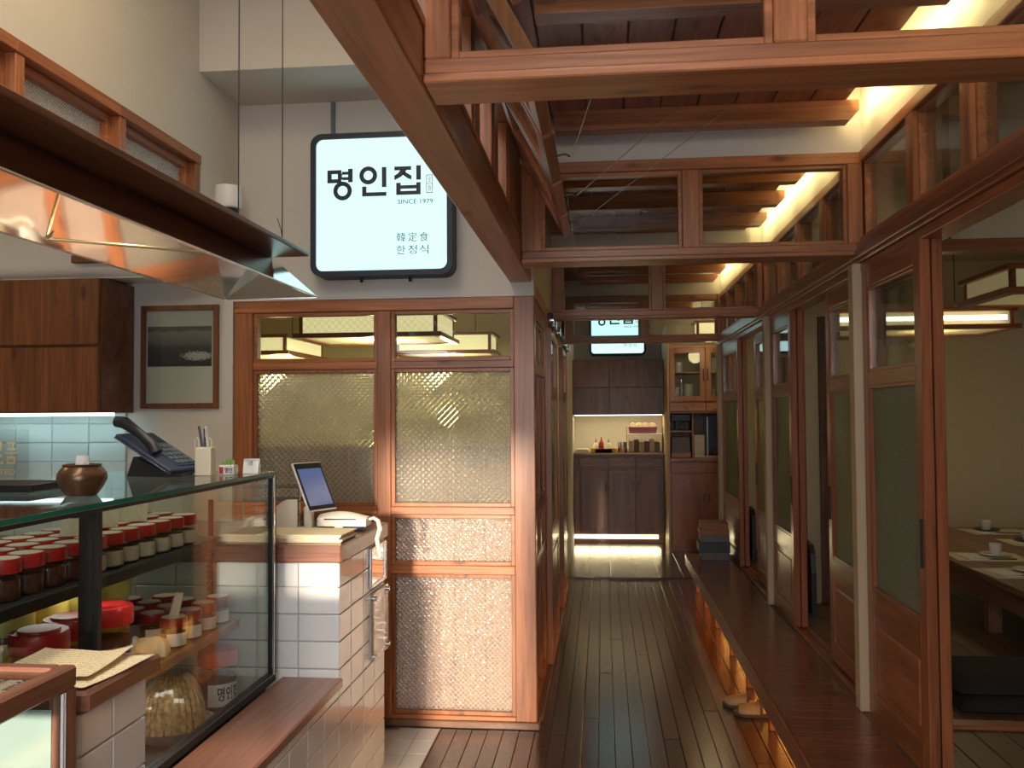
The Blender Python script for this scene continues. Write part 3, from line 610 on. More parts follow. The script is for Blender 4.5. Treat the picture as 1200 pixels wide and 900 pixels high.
# corridor side of that room: fixed screen, sliding doors on a black track
t = thing('side_screen', 'narrow pine screen along the corridor behind the partition corner post', 'screen', (-0.35, 4.75, 0))
P('sill', (-0.40, -0.305, 4.36, 7.6, 0.0, 0.03), DARKW, t, 0.003)
P('stile', (-0.385, -0.335, 4.36, 4.44, 0.03, 2.066), PINE, t, 0.003); P('stile', (-0.385, -0.335, 5.10, 5.19, 0.03, 2.066), PINE, t, 0.003); P('stile', (-0.385, -0.335, 4.74, 4.80, 0.03, 1.9), PINE, t, 0.003)
for (z0, z1) in ((0.03, 0.10), (0.72, 0.78), (1.00, 1.06), (1.70, 1.76), (1.98, 2.066)): P('rail', (-0.385, -0.335, 4.44, 5.10, z0, z1), PINE, t, 0.003)
for (a, b) in ((4.44, 4.74), (4.80, 5.10)):
    for (z0, z1, g) in ((0.10, 0.72, 'floral'), (0.78, 1.00, 'floral'), (1.06, 1.70, 'diamond'), (1.76, 1.98, 'clear')):
        frame4(t, 'y', a, b, z0, z1, -0.38, -0.345, 0.014, PINE); P('pane', (-0.364, -0.360, a+0.008, b-0.008, z0+0.008, z1-0.008), M[g], t, 0)
zz = (1.655, 1.96, 0.80, 1.60, 0.12, 0.70)
sliding_door(9, 'y', 5.22, 5.95, -0.335, -0.300, 0.035, 2.0, PINE, (5.26, -0.300), zz)
sliding_door(10, 'y', 5.96, 6.72, -0.385, -0.350, 0.035, 2.0, PINE, None, zz)
sliding_door(11, 'y', 6.74, 7.50, -0.335, -0.300, 0.035, 2.0, PINE, (6.78, -0.300), zz)
hd = struct('trim_10', (-0.36, 6, 2.06))
P('head_beam', (-0.40, -0.325, 4.36, 8.05, 2.066, 2.135), PINE, hd, 0.003)
t = thing('door_track', 'black steel door track with rollers above the left corridor doors', 'track', (-0.29, 6.2, 2.02))
P('track', (-0.308, -0.280, 5.0, 7.5, 2.035, 2.065), M['black'], t, 0.003)
for yy in (5.05, 5.35, 5.85, 6.9, 7.35):
    G('roller', MB().lathe([(0, -0.012), (0.03, -0.012), (0.03, 0.012), (0, 0.012)], seg=14, mat=Matrix.Translation((-0.285, yy, 2.03)) @ Matrix.Rotation(math.pi/2, 4, 'Y')), M['chrome'], t, True)
    P('hanger', (-0.305, -0.295, yy-0.012, yy+0.012, 1.985, 2.035), M['black'], t, 0.001)
# ================================================================== LEFT BULKHEAD WINDOWS
bounds = [0.35, 0.87, 1.40, 1.95, 2.535, 3.13, 3.80]
for i in range(6):
    a, b = bounds[i], bounds[i+1]
    s = struct('window_%d' % (6+i), (-1.84, (a+b)/2, 2.24))
    P('jamb', (-1.90, -1.79, a, a+0.045, 2.24, 2.625), PINE, s, 0.003)
    if i == 5: P('jamb', (-1.90, -1.79, b-0.045, b, 2.24, 2.625), PINE, s, 0.003)
    P('head', (-1.90, -1.785, a, b, 2.625, 2.668), PINE, s, 0.003)
    e = b-0.045 if i == 5 else b
    frame4(s, 'y', a+0.045, e, 2.24, 2.625, -1.885, -1.825, 0.03, PINE)
    P('pane', (-1.858, -1.853, a+0.06, e-0.015, 2.255, 2.61), M['frost'], s, 0)
# ================================================================== SIGN
def sign(loc_y, x0, x1, z0, z1, depth, label):
    """lit sign box; lettering placed in the frame x0..x1, z0..z1"""
    t = thing('lit_sign', label, 'sign', ((x0+x1)/2, loc_y+depth/2, z0), 'lit sign boxes')
    def rr(x0, x1, z0, z1, r, n=6):
        pts = []
        for (cx, cz, a) in ((x1-r, z1-r, 0), (x0+r, z1-r, 90), (x0+r, z0+r, 180), (x1-r, z0+r, 270)):
            for k in range(n+1):
                q = math.radians(a+90*k/n); pts.append((cx+r*math.cos(q), cz+r*math.sin(q)))
        return pts
    wd = x1-x0; k = wd/0.69; fr = 0.026*k
    o_, i_ = rr(x0, x1, z0, z1, 0.055*k), rr(x0+fr, x1-fr, z0+fr, z1-fr, 0.035*k)
    n = len(o_); mb = MB()
    vs = [(p[0], loc_y, p[1]) for p in o_]+[(p[0], loc_y, p[1]) for p in i_]+[(p[0], loc_y+depth, p[1]) for p in o_]+[(p[0], loc_y+0.02, p[1]) for p in i_]
    fs = []
    for q in range(n):
        r = (q+1) % n
        fs += [(q, r, n+r, n+q), (q, 2*n+q, 2*n+r, r), (n+q, n+r, 3*n+r, 3*n+q)]
    fs.append(tuple(range(2*n, 3*n))); mb.add(vs, fs); G('frame', mb, M['navyink'], t)
    mb = MB(); mb.prism(i_, loc_y+0.012, loc_y+0.018); G('lit_face', mb, M['signface'], t)
    u = wd/1000.0                                      # sign units: 1000 across
    def U(x): return x0+(x-20)*u
    def V(y_): return z1-(y_-82)*u
    def poly(mb, pts, d=0.003): mb.prism([(U(a), V(b)) for a, b in reversed(pts)], loc_y+0.012-d, loc_y+0.0125)
    def bar(mb, xa, xb, ya, yb): poly(mb, [(xa, ya), (xb, ya), (xb, yb), (xa, yb)])
    def ring(mb, cx, cy, R, r, n=28):
        for k in range(n):
            a, b = 2*math.pi*k/n, 2*math.pi*(k+1)/n
            poly(mb, [(cx+R*math.cos(a), cy+R*math.sin(a)), (cx+R*math.cos(b), cy+R*math.sin(b)), (cx+r*math.cos(b), cy+r*math.sin(b)), (cx+r*math.cos(a), cy+r*math.sin(a))])
    mb = MB()
    for q in ((138, 238, 337, 364), (138, 238, 400, 427), (138, 168, 364, 400), (212, 242, 364, 400), (286, 318, 330, 424), (242, 286, 350, 370), (242, 286, 388, 408)): bar(mb, *q)
    ring(mb, 246, 484, 66, 36); G('letter', mb, M['navyink'], t); mb = MB()
    ring(mb, 429, 381, 63, 33)
    for q in ((526, 557, 326, 466), (386, 416, 458, 527), (416, 557, 500, 527)): bar(mb, *q)
    G('letter', mb, M['navyink'], t); mb = MB()
    bar(mb, 614, 732, 326, 352)
    poly(mb, [(655, 352), (697, 352), (690, 372), (660, 398), (614, 420), (614, 388), (640, 374)]); poly(mb, [(672, 372), (690, 365), (734, 392), (734, 420), (704, 408), (678, 388)])
    for q in ((768, 800, 322, 422), (627, 658, 440, 524), (768, 798, 440, 524), (658, 768, 458, 482), (658, 768, 498, 524)): bar(mb, *q)
    G('letter', mb, M['navyink'], t)
    pm = plane_xz(loc_y+0.0115)
    def tx(body, xa, xb, ya, yb, mat, bold=0.0, nm='lettering'): G(nm, fit_text(body, U(xa), U(xb), V(yb), V(ya), pm, bold), mat, t)
    tx('SINCE 1979', 637, 884, 556, 587, M['navyink'], 0.004)
    for ch, xa in zip('韓定食', (628, 709, 789)): tx(ch, xa, xa+62, 786, 850, M['greyink'], 0)
    for ch, xa in zip('한정식', (628, 709, 789)): tx(ch, xa, xa+62, 874, 936, M['greyink'], 0)
    mb = MB()
    for q in ((838, 883, 390, 394), (838, 883, 512, 516), (838, 842, 394, 512), (879, 883, 394, 512), (842, 879, 450, 453)): bar(mb, *q)
    G('seal_outline', mb, M['redink'], t); tx('定', 848, 873, 402, 444, M['redink'], 0, 'seal_mark'); tx('食', 848, 873, 460, 504, M['redink'], 0, 'seal_mark')
    return t
t = sign(4.12, -1.390, -0.700, 2.160, 2.850, 0.125, 'large lit shop sign on the white wall above the glazed partition')
for x in (-1.16, -0.92): G('bolt', MB().lathe([(0, -0.02), (0.008, -0.02), (0.008, 0), (0, 0)], (x, 4.20, 2.160), 8), M['black'], t)
sign(10.70, -0.155, 0.52, 2.185, 2.86, 0.13, 'small lit shop sign far off at the end of the corridor')
c = G('conduit', MB().box(-1.325, -1.305, 4.232, 4.248, 2.84, 3.045, 0.002), M['greyink'])
tag(c, 'thin grey conduit on the wall above the large lit sign', 'conduit')
# ================================================================== KITCHEN SIDE
t = thing('wall_cabinet', 'brown wooden cabinet hung on the wall above the lit wall tiles', 'cabinet', (-2.9, 4.1, 1.515))
P('carcass', (-3.5, -2.345, 3.955, YP-0.002, 1.515, 2.15), CABW, t, 0.002)
for (a, b) in ((-3.5, -2.93), (-2.925, -2.348)):
    P('door', (a, b, 3.932, 3.953, 1.835, 2.148), CABW['z'], t, 0.004); P('door', (a, b, 3.932, 3.953, 1.518, 1.825), CABW['z'], t, 0.004)
P('light_strip', (-3.08, -2.37, 4.085, 4.115, 1.500, 1.515), M['ledc'], t, 0)
ks = struct('trim_11', (-2.9, YP, 0.9))
P('tile_bed', (-3.5, -2.378, YP-0.008, YP-0.001, 0.85, 1.514), M['grout'], ks, 0)
for i in range(6):
    for j in range(7):
        x1 = -2.380-i*0.1965; z1 = 1.556-j*0.0955
        P('wall_tile', (x1-0.1935, x1, YP-0.015, YP-0.007, max(0.86, z1-0.093), min(z1, 1.512)), M['gtile'], ks, 0.002)
t = thing('kitchen_counter', 'low dark kitchen worktop behind the display case', 'counter', (-2.9, 4.0, 0))
P('body', (-3.5, -2.0, 3.72, 4.23, 0, 0.86), CABW, t, 0.003); P('worktop', (-3.5, -1.98, 3.69, 4.232, 0.86, 0.90), CHERRY, t, 0.004)
t = thing('plaque', 'thin clear plaque with gold lettering in front of the wall tiles', 'plaque', (-3.05, 4.19, 1.19))
P('plate', (-3.3, -2.865, 4.188, 4.192, 1.19, 1.435), M['wrap'], t, 0)
pm = plane_xz(4.185)
for ch, xa, xb in (('로', -3.075, -2.995), ('품', -2.985, -2.925)): G('lettering', fit_text(ch, xa, xb, 1.262, 1.375, pm, 0.012), M['gold'], t)
G('lettering', fit_text('QUALITED', -3.16, -2.932, 1.205, 1.236, pm, 0.01), M['gold'], t)
t = thing('air_conditioner', 'white wall air conditioner just above the brown wall cabinet', 'appliance', (-2.45, 4.1, 2.16))
poly = []
def xz_round(y0, y1, z0, z1, r, n=4):
    pts = []
    for (cy, cz, a) in ((y1-0.005, z1-0.005, 0), (y0+r, z1-r, 90), (y0+r, z0+r, 180), (y1-0.005, z0+0.005, 270)):
        rr = r if cy == y0+r else 0.005
        for k in range(n+1): q = math.radians(a+90*k/n); pts.append((cy+rr*math.cos(q), cz+rr*math.sin(q)))
    return pts
def prism_x(pts, x0, x1):
    n = len(pts); return MB().add([(x0, a, b) for a, b in pts]+[(x1, a, b) for a, b in pts], [tuple(reversed(range(n))), tuple(range(n, 2*n))]+[(i, (i+1) % n, n+(i+1) % n, n+i) for i in range(n)])
G('casing', prism_x(xz_round(3.99, YP-0.002, 2.165, 2.42, 0.06), -2.95, -2.13), M['white'], t, True)
P('flap', (-2.9, -2.18, 4.02, 4.10, 2.160, 2.166), M['white'], t, 0.001)
o = P('wood_batten', (-2.50, -2.26, 3.95, 3.989, 2.225, 2.262), CABW); tag(o, 'short brown wooden batten seen just under the hood rim', 'batten')
P_ = thing('picture_frame', 'wood framed landscape picture hanging beside the glazed partition', 'picture', (-2.10, YP, 1.53))
frame4(P_, 'x', -2.302, -1.898, 1.535, 2.05, YP-0.022, YP-0.001, 0.026, CABW, 'frame')
P('mat_board', (-2.277, -1.923, YP-0.010, YP-0.006, 1.56, 2.025), M['plaster'], P_, 0)
P('photo_print', (-2.268, -1.935, YP-0.012, YP-0.010, 1.745, 1.945), M['photo'], P_, 0)
P('glass', (-2.276, -1.924, YP-0.0165, YP-0.015, 1.561, 2.024), M['clear'], P_, 0)
# security camera
t = thing('security_camera', 'white dome security camera on the wall above the hood', 'camera', (-1.745, 4.0, 2.45))
G('housing', MB().lathe([(0.0, 0.10), (0.062, 0.10), (0.066, 0.03), (0.058, 0.0), (0.05, -0.005)], (-1.745, 4.0, 2.475), 24), M['white'], t, True)
G('dome', MB().lathe([(0.05, -0.004), (0.044, -0.03), (0.028, -0.047), (0, -0.053)], (-1.745, 4.0, 2.475), 20), M['blackp'], t, True)
P('wall_bracket', (-1.80, -1.745, 3.97, 4.03, 2.52, 2.57), M['white'], t, 0.004)
# ================================================================== HOOD
t = thing('extractor_hood', 'steel hood with a brown board ledge, hung on cables over the display case', 'hood', (-1.35, 1.7, 1.952))
Xr, Xl, Yn, Yf, zr, zt = -1.088, -1.462, 0.15, 3.315, 1.952, 2.100
ix0, ix1, iy0, iy1 = -1.342, -1.252, 0.30, 3.285
def shell(o, name, mat):
    rim = [(Xr, Yn, zr), (Xr, Yf, zr), (Xl, Yf, zr), (Xl, Yn, zr)]; top = [(ix1, iy0, zt), (ix1, iy1, zt), (ix0, iy1, zt), (ix0, iy0, zt)]
    d = o; vs = []
    for (a, b, c), (e, f, g) in zip(rim, top): vs.append((a, b, c))
    for p in top: vs.append(p)
    # thin double wall
    cx, cy = (Xr+Xl)/2, (Yn+Yf)/2
    vin = [(v[0]+(0.006 if v[0] < cx else -0.006), v[1]+(0.006 if v[1] < cy else -0.006), v[2]-(0.004 if v[2] > 2.0 else 0)) for v in vs]
    mb = MB(); fs = []
    for i in range(4):
        j = (i+1) % 4; fs += [(i, j, 4+j, 4+i), (8+j, 8+i, 12+i, 12+j), (i, 8+i, 8+j, j)]
    fs += [(4, 5, 6, 7), (15, 14, 13, 12)]
    mb.add(vs+vin, fs); G(name, mb, mat, t)
shell(0, 'steel_shell', M['mirror'])
mb = MB().tube([(Xr, Yn, zr), (Xr, Yf, zr), (Xl, Yf, zr), (Xl, Yn, zr), (Xr, Yn, zr)], 0.004, 6); G('rim', mb, M['steel'], t)
P('ledge_board', (-1.90, -1.108, 0.1, 3.272, 2.102, 2.120), HOODW, t, 0.003)
G('frame_rod', MB().tube([(-1.44, 2.18, 1.965), (-1.385, 2.18, 2.095)], 0.004, 6), M['brass'], t)
G('frame_rod', MB().tube([(-1.44, 2.18, 1.965), (-1.10, 2.40, 1.96)], 0.004, 6), M['brass'], t)
for yy in (2.628, 3.005):
    G('hanging_cable', MB().tube([(-1.115, yy, 2.12), (-1.115, yy, 3.6)], 0.0022, 5), M['black'], t)
G('cable_tail', MB().tube([(-1.115, 3.005, 2.125), (-1.118, 3.0, 2.15), (-1.13, 2.995, 2.19)], 0.0015, 5), M['black'], t)
# ================================================================== TILED LEDGE, PIER, RECEPTION COUNTER
XT = -0.95
t = thing('reception_counter', 'white tiled reception counter in front of the glazed partition', 'counter', (-1.4, 3.45, 0))
P('body', (-1.95, XT-0.008, 3.148, 3.80, 0, 0.965), M['grout'], t, 0)
tz = [0.0+0.0975*k for k in range(10)]
ty = []; yy = 3.80
while yy > 3.16: ty.append((max(3.142, yy-0.1665), yy-0.003)); yy -= 0.1695
for z in tz:
    z1 = min(z+0.0945, 0.962)
    for (a, b) in ty:
        if b-a > 0.02: P('tile', (XT-0.008, XT, a, b, z+0.0015, z1), M['tile'], t, 0.002)
    x = XT
    while x > -1.9:
        P('tile', (x-0.1515, x-0.0005 if x == XT else x, 3.140, 3.148, z+0.0015, z1), M['tile'], t, 0.002); x -= 0.1545
t2 = thing('counter_top', 'cherry brown wooden top of the tiled reception counter', 'worktop', (-1.4, 3.45, 0.966))
P('slab', (-1.96, XT+0.012, 3.125, 3.82, 0.966, 1.030), CHERRY, t2, 0.006)
t = thing('wood_ledge', 'low brown wooden ledge on a tiled base before the display case', 'ledge', (-1.1, 2.5, 0))
P('top_board', (-1.162, XT+0.014, 1.81, 3.139, 0.522, 0.556), CHERRY, t, 0.005)
P('base', (-1.9, XT-0.008, 1.82, 3.138, 0, 0.4695), M['grout'], t, 0)
P('base', (-1.160, XT-0.008, 1.82, 3.138, 0.465, 0.52), M['grout'], t, 0)
yy = 3.136
while yy > 1.83:
    for z in tz[:6]:
        z1 = min(z+0.0945, 0.520)
        if z1-z > 0.02: P('tile', (XT-0.008, XT, max(1.825, yy-0.1665), yy, z+0.0015, z1), M['tile'], t, 0.002)
    yy -= 0.1695
t = thing('tiled_pier', 'white tiled pier with a brown top nearest the camera at lower left', 'pier', (-1.06, 1.67, 0))
P('body', (-1.155, XT-0.008, 1.552, 1.775, 0, 0.955), M['grout'], t, 0)
for z in tz:
    z1 = min(z+0.0945, 0.955)
    for (a, b) in ((1.548, 1.652), (1.655, 1.778)): P('tile', (XT-0.008, XT, a, b, z+0.0035, z1+0.002), M['tile'], t, 0.002)
    for (a, b) in ((-1.155, XT-0.0005),): P('tile', (a, b, 1.541, 1.5515, z+0.0035, z1+0.002), M['tile'], t, 0.003)
P('top_board', (-1.158, XT+0.020, 1.535, 1.806, 0.962, 1.0), CHERRY, t, 0.006)
def sheet(name, label, cx, cy, z, w_, d, rot, curl, mat, cat='paper', grp='loose sheets on the tiled pier'):
    def f(u, v):
        x, y_ = (u-0.5)*w_, (v-0.5)*d; c, s = math.cos(rot), math.sin(rot)
        return (cx+x*c-y_*s, cy+x*s+y_*c, z+curl*(abs(u-0.5)*2)**3*(0.4+0.6*v)+0.002*math.sin(9*u+5*v))
    mb = MB().grid(10, 8, f); n = len(mb.v)
    mb.v += [(a, b, c-0.001) for a, b, c in mb.v]; mb.f += [tuple(q+n for q in reversed(f_)) for f_ in list(mb.f)]
    o = G(name, mb, mat, None, True); return tag(o, label, cat, grp)
sheet('paper_sheet', 'cream printed sheet at the bottom of the pair on the pier', -1.035, 1.665, 1.004, 0.20, 0.22, -0.10, 0.002, M['letter'])
sheet('paper_sheet', 'cream printed sheet with a curled corner, topmost on the pier', -1.062, 1.675, 1.011, 0.185, 0.20, 0.10, 0.008, M['letter'])
# menu stand in front
t = thing('menu_stand', 'brown framed glass menu stand at the lower left corner', 'stand', (-1.14, 1.33, 0))
zt = 1.060
for (x0, x1) in ((-1.345, -1.315), (-0.962, -0.932)): P('top_rail', (x0, x1, 1.10, 1.505, 1.022, zt), CHERRY, t, 0.004)
for (y0, y1) in ((1.10, 1.13), (1.475, 1.505)): P('top_rail', (-1.315, -0.962, y0, y1, 1.022, zt), CHERRY, t, 0.004)
P('menu_sheet', (-1.30, -0.975, 1.14, 1.465, 1.040, 1.042), M['menu'], t, 0)
P('menu_picture', (-1.17, -1.05, 1.325, 1.43, 1.0425, 1.0432), M['ink'], t, 0)
P('menu_picture', (-1.14, -1.075, 1.345, 1.41, 1.0433, 1.0438), M['greyink'], t, 0)
P('top_glass', (-1.315, -0.962, 1.13, 1.475, 1.050, 1.053), M['clear'], t, 0)
for (x, yv) in ((-0.947, 1.49), (-0.947, 1.115), (-1.33, 1.49), (-1.33, 1.115)): P('leg', (x-0.015, x+0.015, yv-0.015, yv+0.015, 0, 1.022), CHERRY, t, 0.003)
P('back_board', (-1.315, -0.963, 1.478, 1.484, 0.06, 0.985), M['board'], t, 0)
P('back_board', (-1.31, -1.305, 1.13, 1.475, 0.06, 1.0), M['board'], t, 0)
P('side_glass', (-0.944, -0.940, 1.13, 1.475, 0.05, 1.022), M['clear'], t, 0)
for yv in (1.462, 1.469): P('bead', (-0.936, -0.931, yv, yv+0.003, 0.05, 1.02), M['white'], t, 0.001)
# ================================================================== DISPLAY CASE
XC, XB = -1.165, -1.80
Y0, Y1 = 1.535, 3.085
t = thing('display_case', 'long black framed glass display case full of red lidded jars', 'case', (-1.48, 2.2, 0.557))
P('base_tray', (XB, -1.202, Y0, Y1, 0.470, 0.492), M['backdark'], t, 0.003)
P('bottom_rail', (-1.198, XC, Y0, Y1, 0.557, 0.585), M['black'], t, 0.003)
P('front_sill', (-1.205, -1.201, Y0, Y1, 0.492, 0.57), M['backdark'], t, 0.001)
P('post', (XC-0.022, XC+0.001, Y1-0.020, Y1, 0.585, 1.286), M['black'], t, 0.002)
P('corner_bead', (XC-0.002, XC+0.004, Y1-0.030, Y1-0.021, 0.585, 1.286), M['chrome'], t, 0.001)
P('post', (XB, XB+0.022, Y1-0.022, Y1, 0.492, 1.286), M['black'], t, 0.002)
P('post', (XC-0.052, XC-0.004, 1.962, 1.985, 0.585, 1.286), M['black'], t, 0.003)
P('cross_bar', (XB, XC-0.053, 1.962, 1.985, 1.262, 1.286), M['black'], t, 0.002)
P('front_glass', (XC-0.016, XC-0.011, Y0, 1.972, 0.586, 1.285), M['clear'], t, 0)
P('front_glass', (XC-0.016, XC-0.011, 1.974, Y1-0.032, 0.586, 1.285), M['clear'], t, 0)
P('end_glass', (XB+0.022, XC-0.022, Y1-0.014, Y1-0.009, 0.493, 1.286), M['clear'], t, 0)
P('top_glass', (XB, XC, Y0, Y1, 1.288, 1.299), M['topglass'], t, 0)
P('glass_edge', (XC+0.0005, XC+0.003, Y0, Y1, 1.288, 1.299), M['greenedge'], t, 0)
P('top_rail', (XC-0.020, XC-0.002, Y0, Y1-0.022, 1.276, 1.286), M['black'], t, 0.001)
P('back_shade_sheet', (XB, XB+0.012, Y0, Y1, 0.492, 1.085), M['backdark'], t, 0)  # dark sheet standing in for the shaded space behind the case
P('shelf', (XB+0.02, -1.262, Y0, 2.86, 1.082, 1.098), M['backdark'], t, 0.002, label='upper dark shelf')
P('shelf_rail', (-1.262, -1.245, Y0, 2.86, 1.070, 1.100), M['black'], t, 0.003)
P('shelf', (XB+0.02, -1.292, Y0, 3.03, 0.768, 0.782), M['backdark'], t, 0.002, label='lower shelf')
P('shelf_rail', (-1.292, -1.275, Y0, 3.03, 0.756, 0.786), HONEY, t, 0.003)
mb = MB()
for k in range(14): mb.box(-1.40, -1.385, 3.035, 3.05, 0.80+k*0.02, 0.81+k*0.02)
mb.box(-1.4, -1.385, 3.045, 3.055, 0.6, 1.2); G('shelf_standard', mb, M['black'], t)
# jars
def make_jar(name, r, h, lid_h, lidm, topm, contm, labm, lab_h=0.5, text=None):
    t = thing(name, 'x', 'jar', (0, 0, 0))
    bh = h-lid_h
    G('body', MB().lathe([(0, 0), (r*0.86, 0), (r*0.95, 0.004), (r*0.95, bh*0.80), (r*0.82, bh*0.95), (r*0.82, bh)], seg=20), M['jarglass'], t, True)
    G('contents', MB().lathe([(0, 0.003), (r*0.84, 0.003), (r*0.91, 0.007), (r*0.91, bh*0.74), (0, bh*0.78)], seg=16), contm, t, True)
    l = G('lid', MB().lathe([(r*0.84, bh-0.002), (r*0.99, bh), (r, bh+lid_h*0.2), (r, bh+lid_h*0.82), (r*0.95, h), (0, h)], seg=24), lidm, t, True)
    if topm: G('lid_sticker', MB().lathe([(r*0.88, h+0.0006), (0, h+0.0006)], seg=20), topm, l)
    else: G('lid_disc', MB().lathe([(r*0.72, h), (r*0.70, h+0.006), (0, h+0.007)], seg=20), lidm, l, True)
    if labm:
        la = G('label', MB().lathe([(r*0.962, bh*0.12), (r*0.962, bh*(0.12+lab_h))], seg=10, a0=math.radians(-95), a1=math.radians(35)), labm, t, True)
        if text:
            tm = fit_text(text, -0.85, 0.85, bh*0.24, bh*(0.06+lab_h), Matrix.Identity(4), 0.03); rr = r*0.966
            m2 = MB(); m2.v = [(rr*math.cos(math.radians(-30)+v[0]*0.75), rr*math.sin(math.radians(-30)+v[0]*0.75), v[1]) for v in tm.v]; m2.f = tm.f
            G('lettering', m2, M['ink'], la)
    return t
def place(proto, used, pos, label, group):
    if proto not in used:
        used.add(proto); o = proto; o.location = Vector(pos); d = Vector(pos)-WP[o.name]; WP[o.name] = Vector(pos)
        for ch in o.children_recursive: WP[ch.name] = WP[ch.name]+d
    else: o = copy_tree(proto, None, pos)
    o['label'] = label; o['group'] = group; return o
used = set()
ja = make_jar('small_jar', 0.040, 0.092, 0.030, M['red'], M['lidtop'], M['content'], None)
jb = make_jar('labelled_jar', 0.040, 0.092, 0.030, M['red'], M['lidtop'], M['content2'], M['label'], 0.62)
k = 0
for r, x in enumerate((-1.312, -1.402, -1.492)):
    ys = [1.66+0.0845*i for i in range(13)]
    for i, yv in enumerate(ys):
        lab = i >= 6
        if r == 2 and i in (9, 10, 11): continue
        kind = 'labelled cream-topped red jar' if lab else 'unlabelled cream-topped red jar'
        place(jb if lab else ja, used, (x+random.uniform(-.003, .003), yv+0.03*r, 1.0985), '%s, upper shelf, %s row from glass, %s from near end' % (kind, ORD[r], ORD[i]), 'small jars on the upper shelf of the case')
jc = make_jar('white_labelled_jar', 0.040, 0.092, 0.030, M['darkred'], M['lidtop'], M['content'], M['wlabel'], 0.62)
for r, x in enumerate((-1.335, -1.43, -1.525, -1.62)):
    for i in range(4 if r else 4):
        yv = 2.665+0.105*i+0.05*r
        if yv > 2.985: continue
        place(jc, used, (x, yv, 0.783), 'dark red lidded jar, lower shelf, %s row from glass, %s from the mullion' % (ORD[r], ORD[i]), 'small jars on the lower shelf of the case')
jd = make_jar('large_jar', 0.068, 0.198, 0.048, M['red'], None, M['content'], M['wlabel'], 0.5, '명인집')
for i, (x, yv) in enumerate(((-1.365, 2.045), (-1.372, 2.185), (-1.355, 2.325))):
    place(jd, used, (x, yv, 0.783), 'big red lidded jar on the lower shelf, %s from the near end' % ORD[i], 'big jars in the case')
place(jd, used, (-1.335, 2.985, 0.4925), 'big red lidded jar alone on the case floor by the corner', 'big jars in the case')
je = make_jar('yellow_jar', 0.062, 0.215, 0.05, M['green'], None, M['yellow'], None)
for i, (x, yv) in enumerate(((-1.52, 2.15), (-1.525, 2.305), (-1.52, 2.46), (-1.51, 2.605))):
    place(je, used, (x, yv, 0.783), 'yellow green-topped jar behind the big red lids, %s from the near end' % ORD[i], 'yellow jars in the case')
# price cards and small packets in the case
def card(x, y_, z, w_, h, tilt, rz, label, mat='label', th=0.002):
    m = Matrix.Translation((x, y_, z)) @ Matrix.Rotation(rz, 4, 'Z') @ Matrix.Rotation(-tilt, 4, 'X')
    o = G('price_card', MB().box(-w_/2, w_/2, -th/2, th/2, 0, h, 0, m), M[mat]); return tag(o, label, 'card', 'cards standing in the display case')
card(-1.345, 2.165, 1.1925, 0.085, 0.055, 0.5, 0.3, 'widest cream price card on the upper jars beside the mullion')
card(-1.36, 2.33, 1.1925, 0.055, 0.055, 0.5, 0.3, 'cream price card on the upper jars, second from the mullion')
card(-1.36, 2.47, 1.1925, 0.07, 0.058, 0.5, 0.3, 'cream price card on the upper jars farthest from the mullion')
card(-1.42, 1.96, 1.1925, 0.018, 0.06, 0.4, 0.9, 'thin cream card standing just behind the black mullion')
card(-1.335, 2.665, 0.8770, 0.035, 0.072, 0.35, -0.3, 'grey price card standing on the front jar of the lower shelf', 'bag')
card(-1.320, 2.480, 0.7865, 0.06, 0.07, 0.4, 0.5, 'tan card leaning beside the packets on the lower shelf', 'label')
def pillow(name, cx, cy, z, a, b, h, rz, mat, label, cat, grp=None):
    def f(u, v):
        x, y_ = (u-0.5)*2, (v-0.5)*2; t_ = max(0, (1-x**4)*(1-y_**4)); c, s = math.cos(rz), math.sin(rz)
        return (cx+(x*a)*c-(y_*b)*s, cy+(x*a)*s+(y_*b)*c, z+h*t_**0.6+0.004*math.sin(7*x+4*y_)*t_)
    mb = MB().grid(12, 12, f); n = len(mb.v); mb.v += [(p[0], p[1], z) for p in mb.v]; mb.f += [tuple(q+n for q in reversed(f_)) for f_ in list(mb.f)]
    return tag(G(name, mb, mat, None, True), label, cat, grp)
pillow('packet', -1.328, 2.565, 0.786, 0.025, 0.04, 0.045, 0.3, M['bag'], 'ivory packet lying at the edge of the lower shelf', 'packet', 'packets on the lower shelf')
pillow('packet', -1.395, 2.53, 0.786, 0.025, 0.035, 0.055, -0.3, M['wlabel'], 'white packet just behind the ivory one on the lower shelf', 'packet', 'packets on the lower shelf')
# bowl with a bundle of dried fish
bx, by = -1.325, 2.66
G_ = G('bowl', MB().lathe([(0.0, 0.0), (0.06, 0.0), (0.10, 0.025), (0.127, 0.058), (0.130, 0.060), (0.125, 0.054), (0.095, 0.028), (0, 0.012)], (bx-0.012, by, 0.4925), 32), M['bowl'], None, True)
tag(G_, 'wide ivory bowl on the case floor holding wrapped dried fish', 'bowl')
t = thing('dried_fish_bundle', 'film wrapped mound of dried fish heaped in the ivory bowl', 'fish', (bx-0.012, by, 0.515))
for k in range(26):
    a = 2*math.pi*k/26+random.uniform(-.05, .05); r0 = 0.088+random.uniform(-.004, .004)
    mb = MB(); n = 6; top = random.uniform(0.165, 0.18)
    pts = [(bx-0.012+math.cos(a)*(r0*(1-s)**0.55+0.035*s), by+math.sin(a)*(r0*(1-s)**0.55+0.035*s), 0.535+top*s*0.92) for s in (0.0, 0.2, 0.45, 0.7, 0.9, 1.0)]
    G('fish', mb.tube(pts, 0.012, 6, [0.7, 1.1, 1.15, 0.9, 0.5, 0.2]), M['fish'], t, True)
G('film', MB().lathe([(0.120, 0.052), (0.112, 0.08), (0.094, 0.13), (0.075, 0.18), (0.052, 0.212), (0.0, 0.219)], (bx-0.012, by, 0.4925), 18), M['wrap'], t, False)
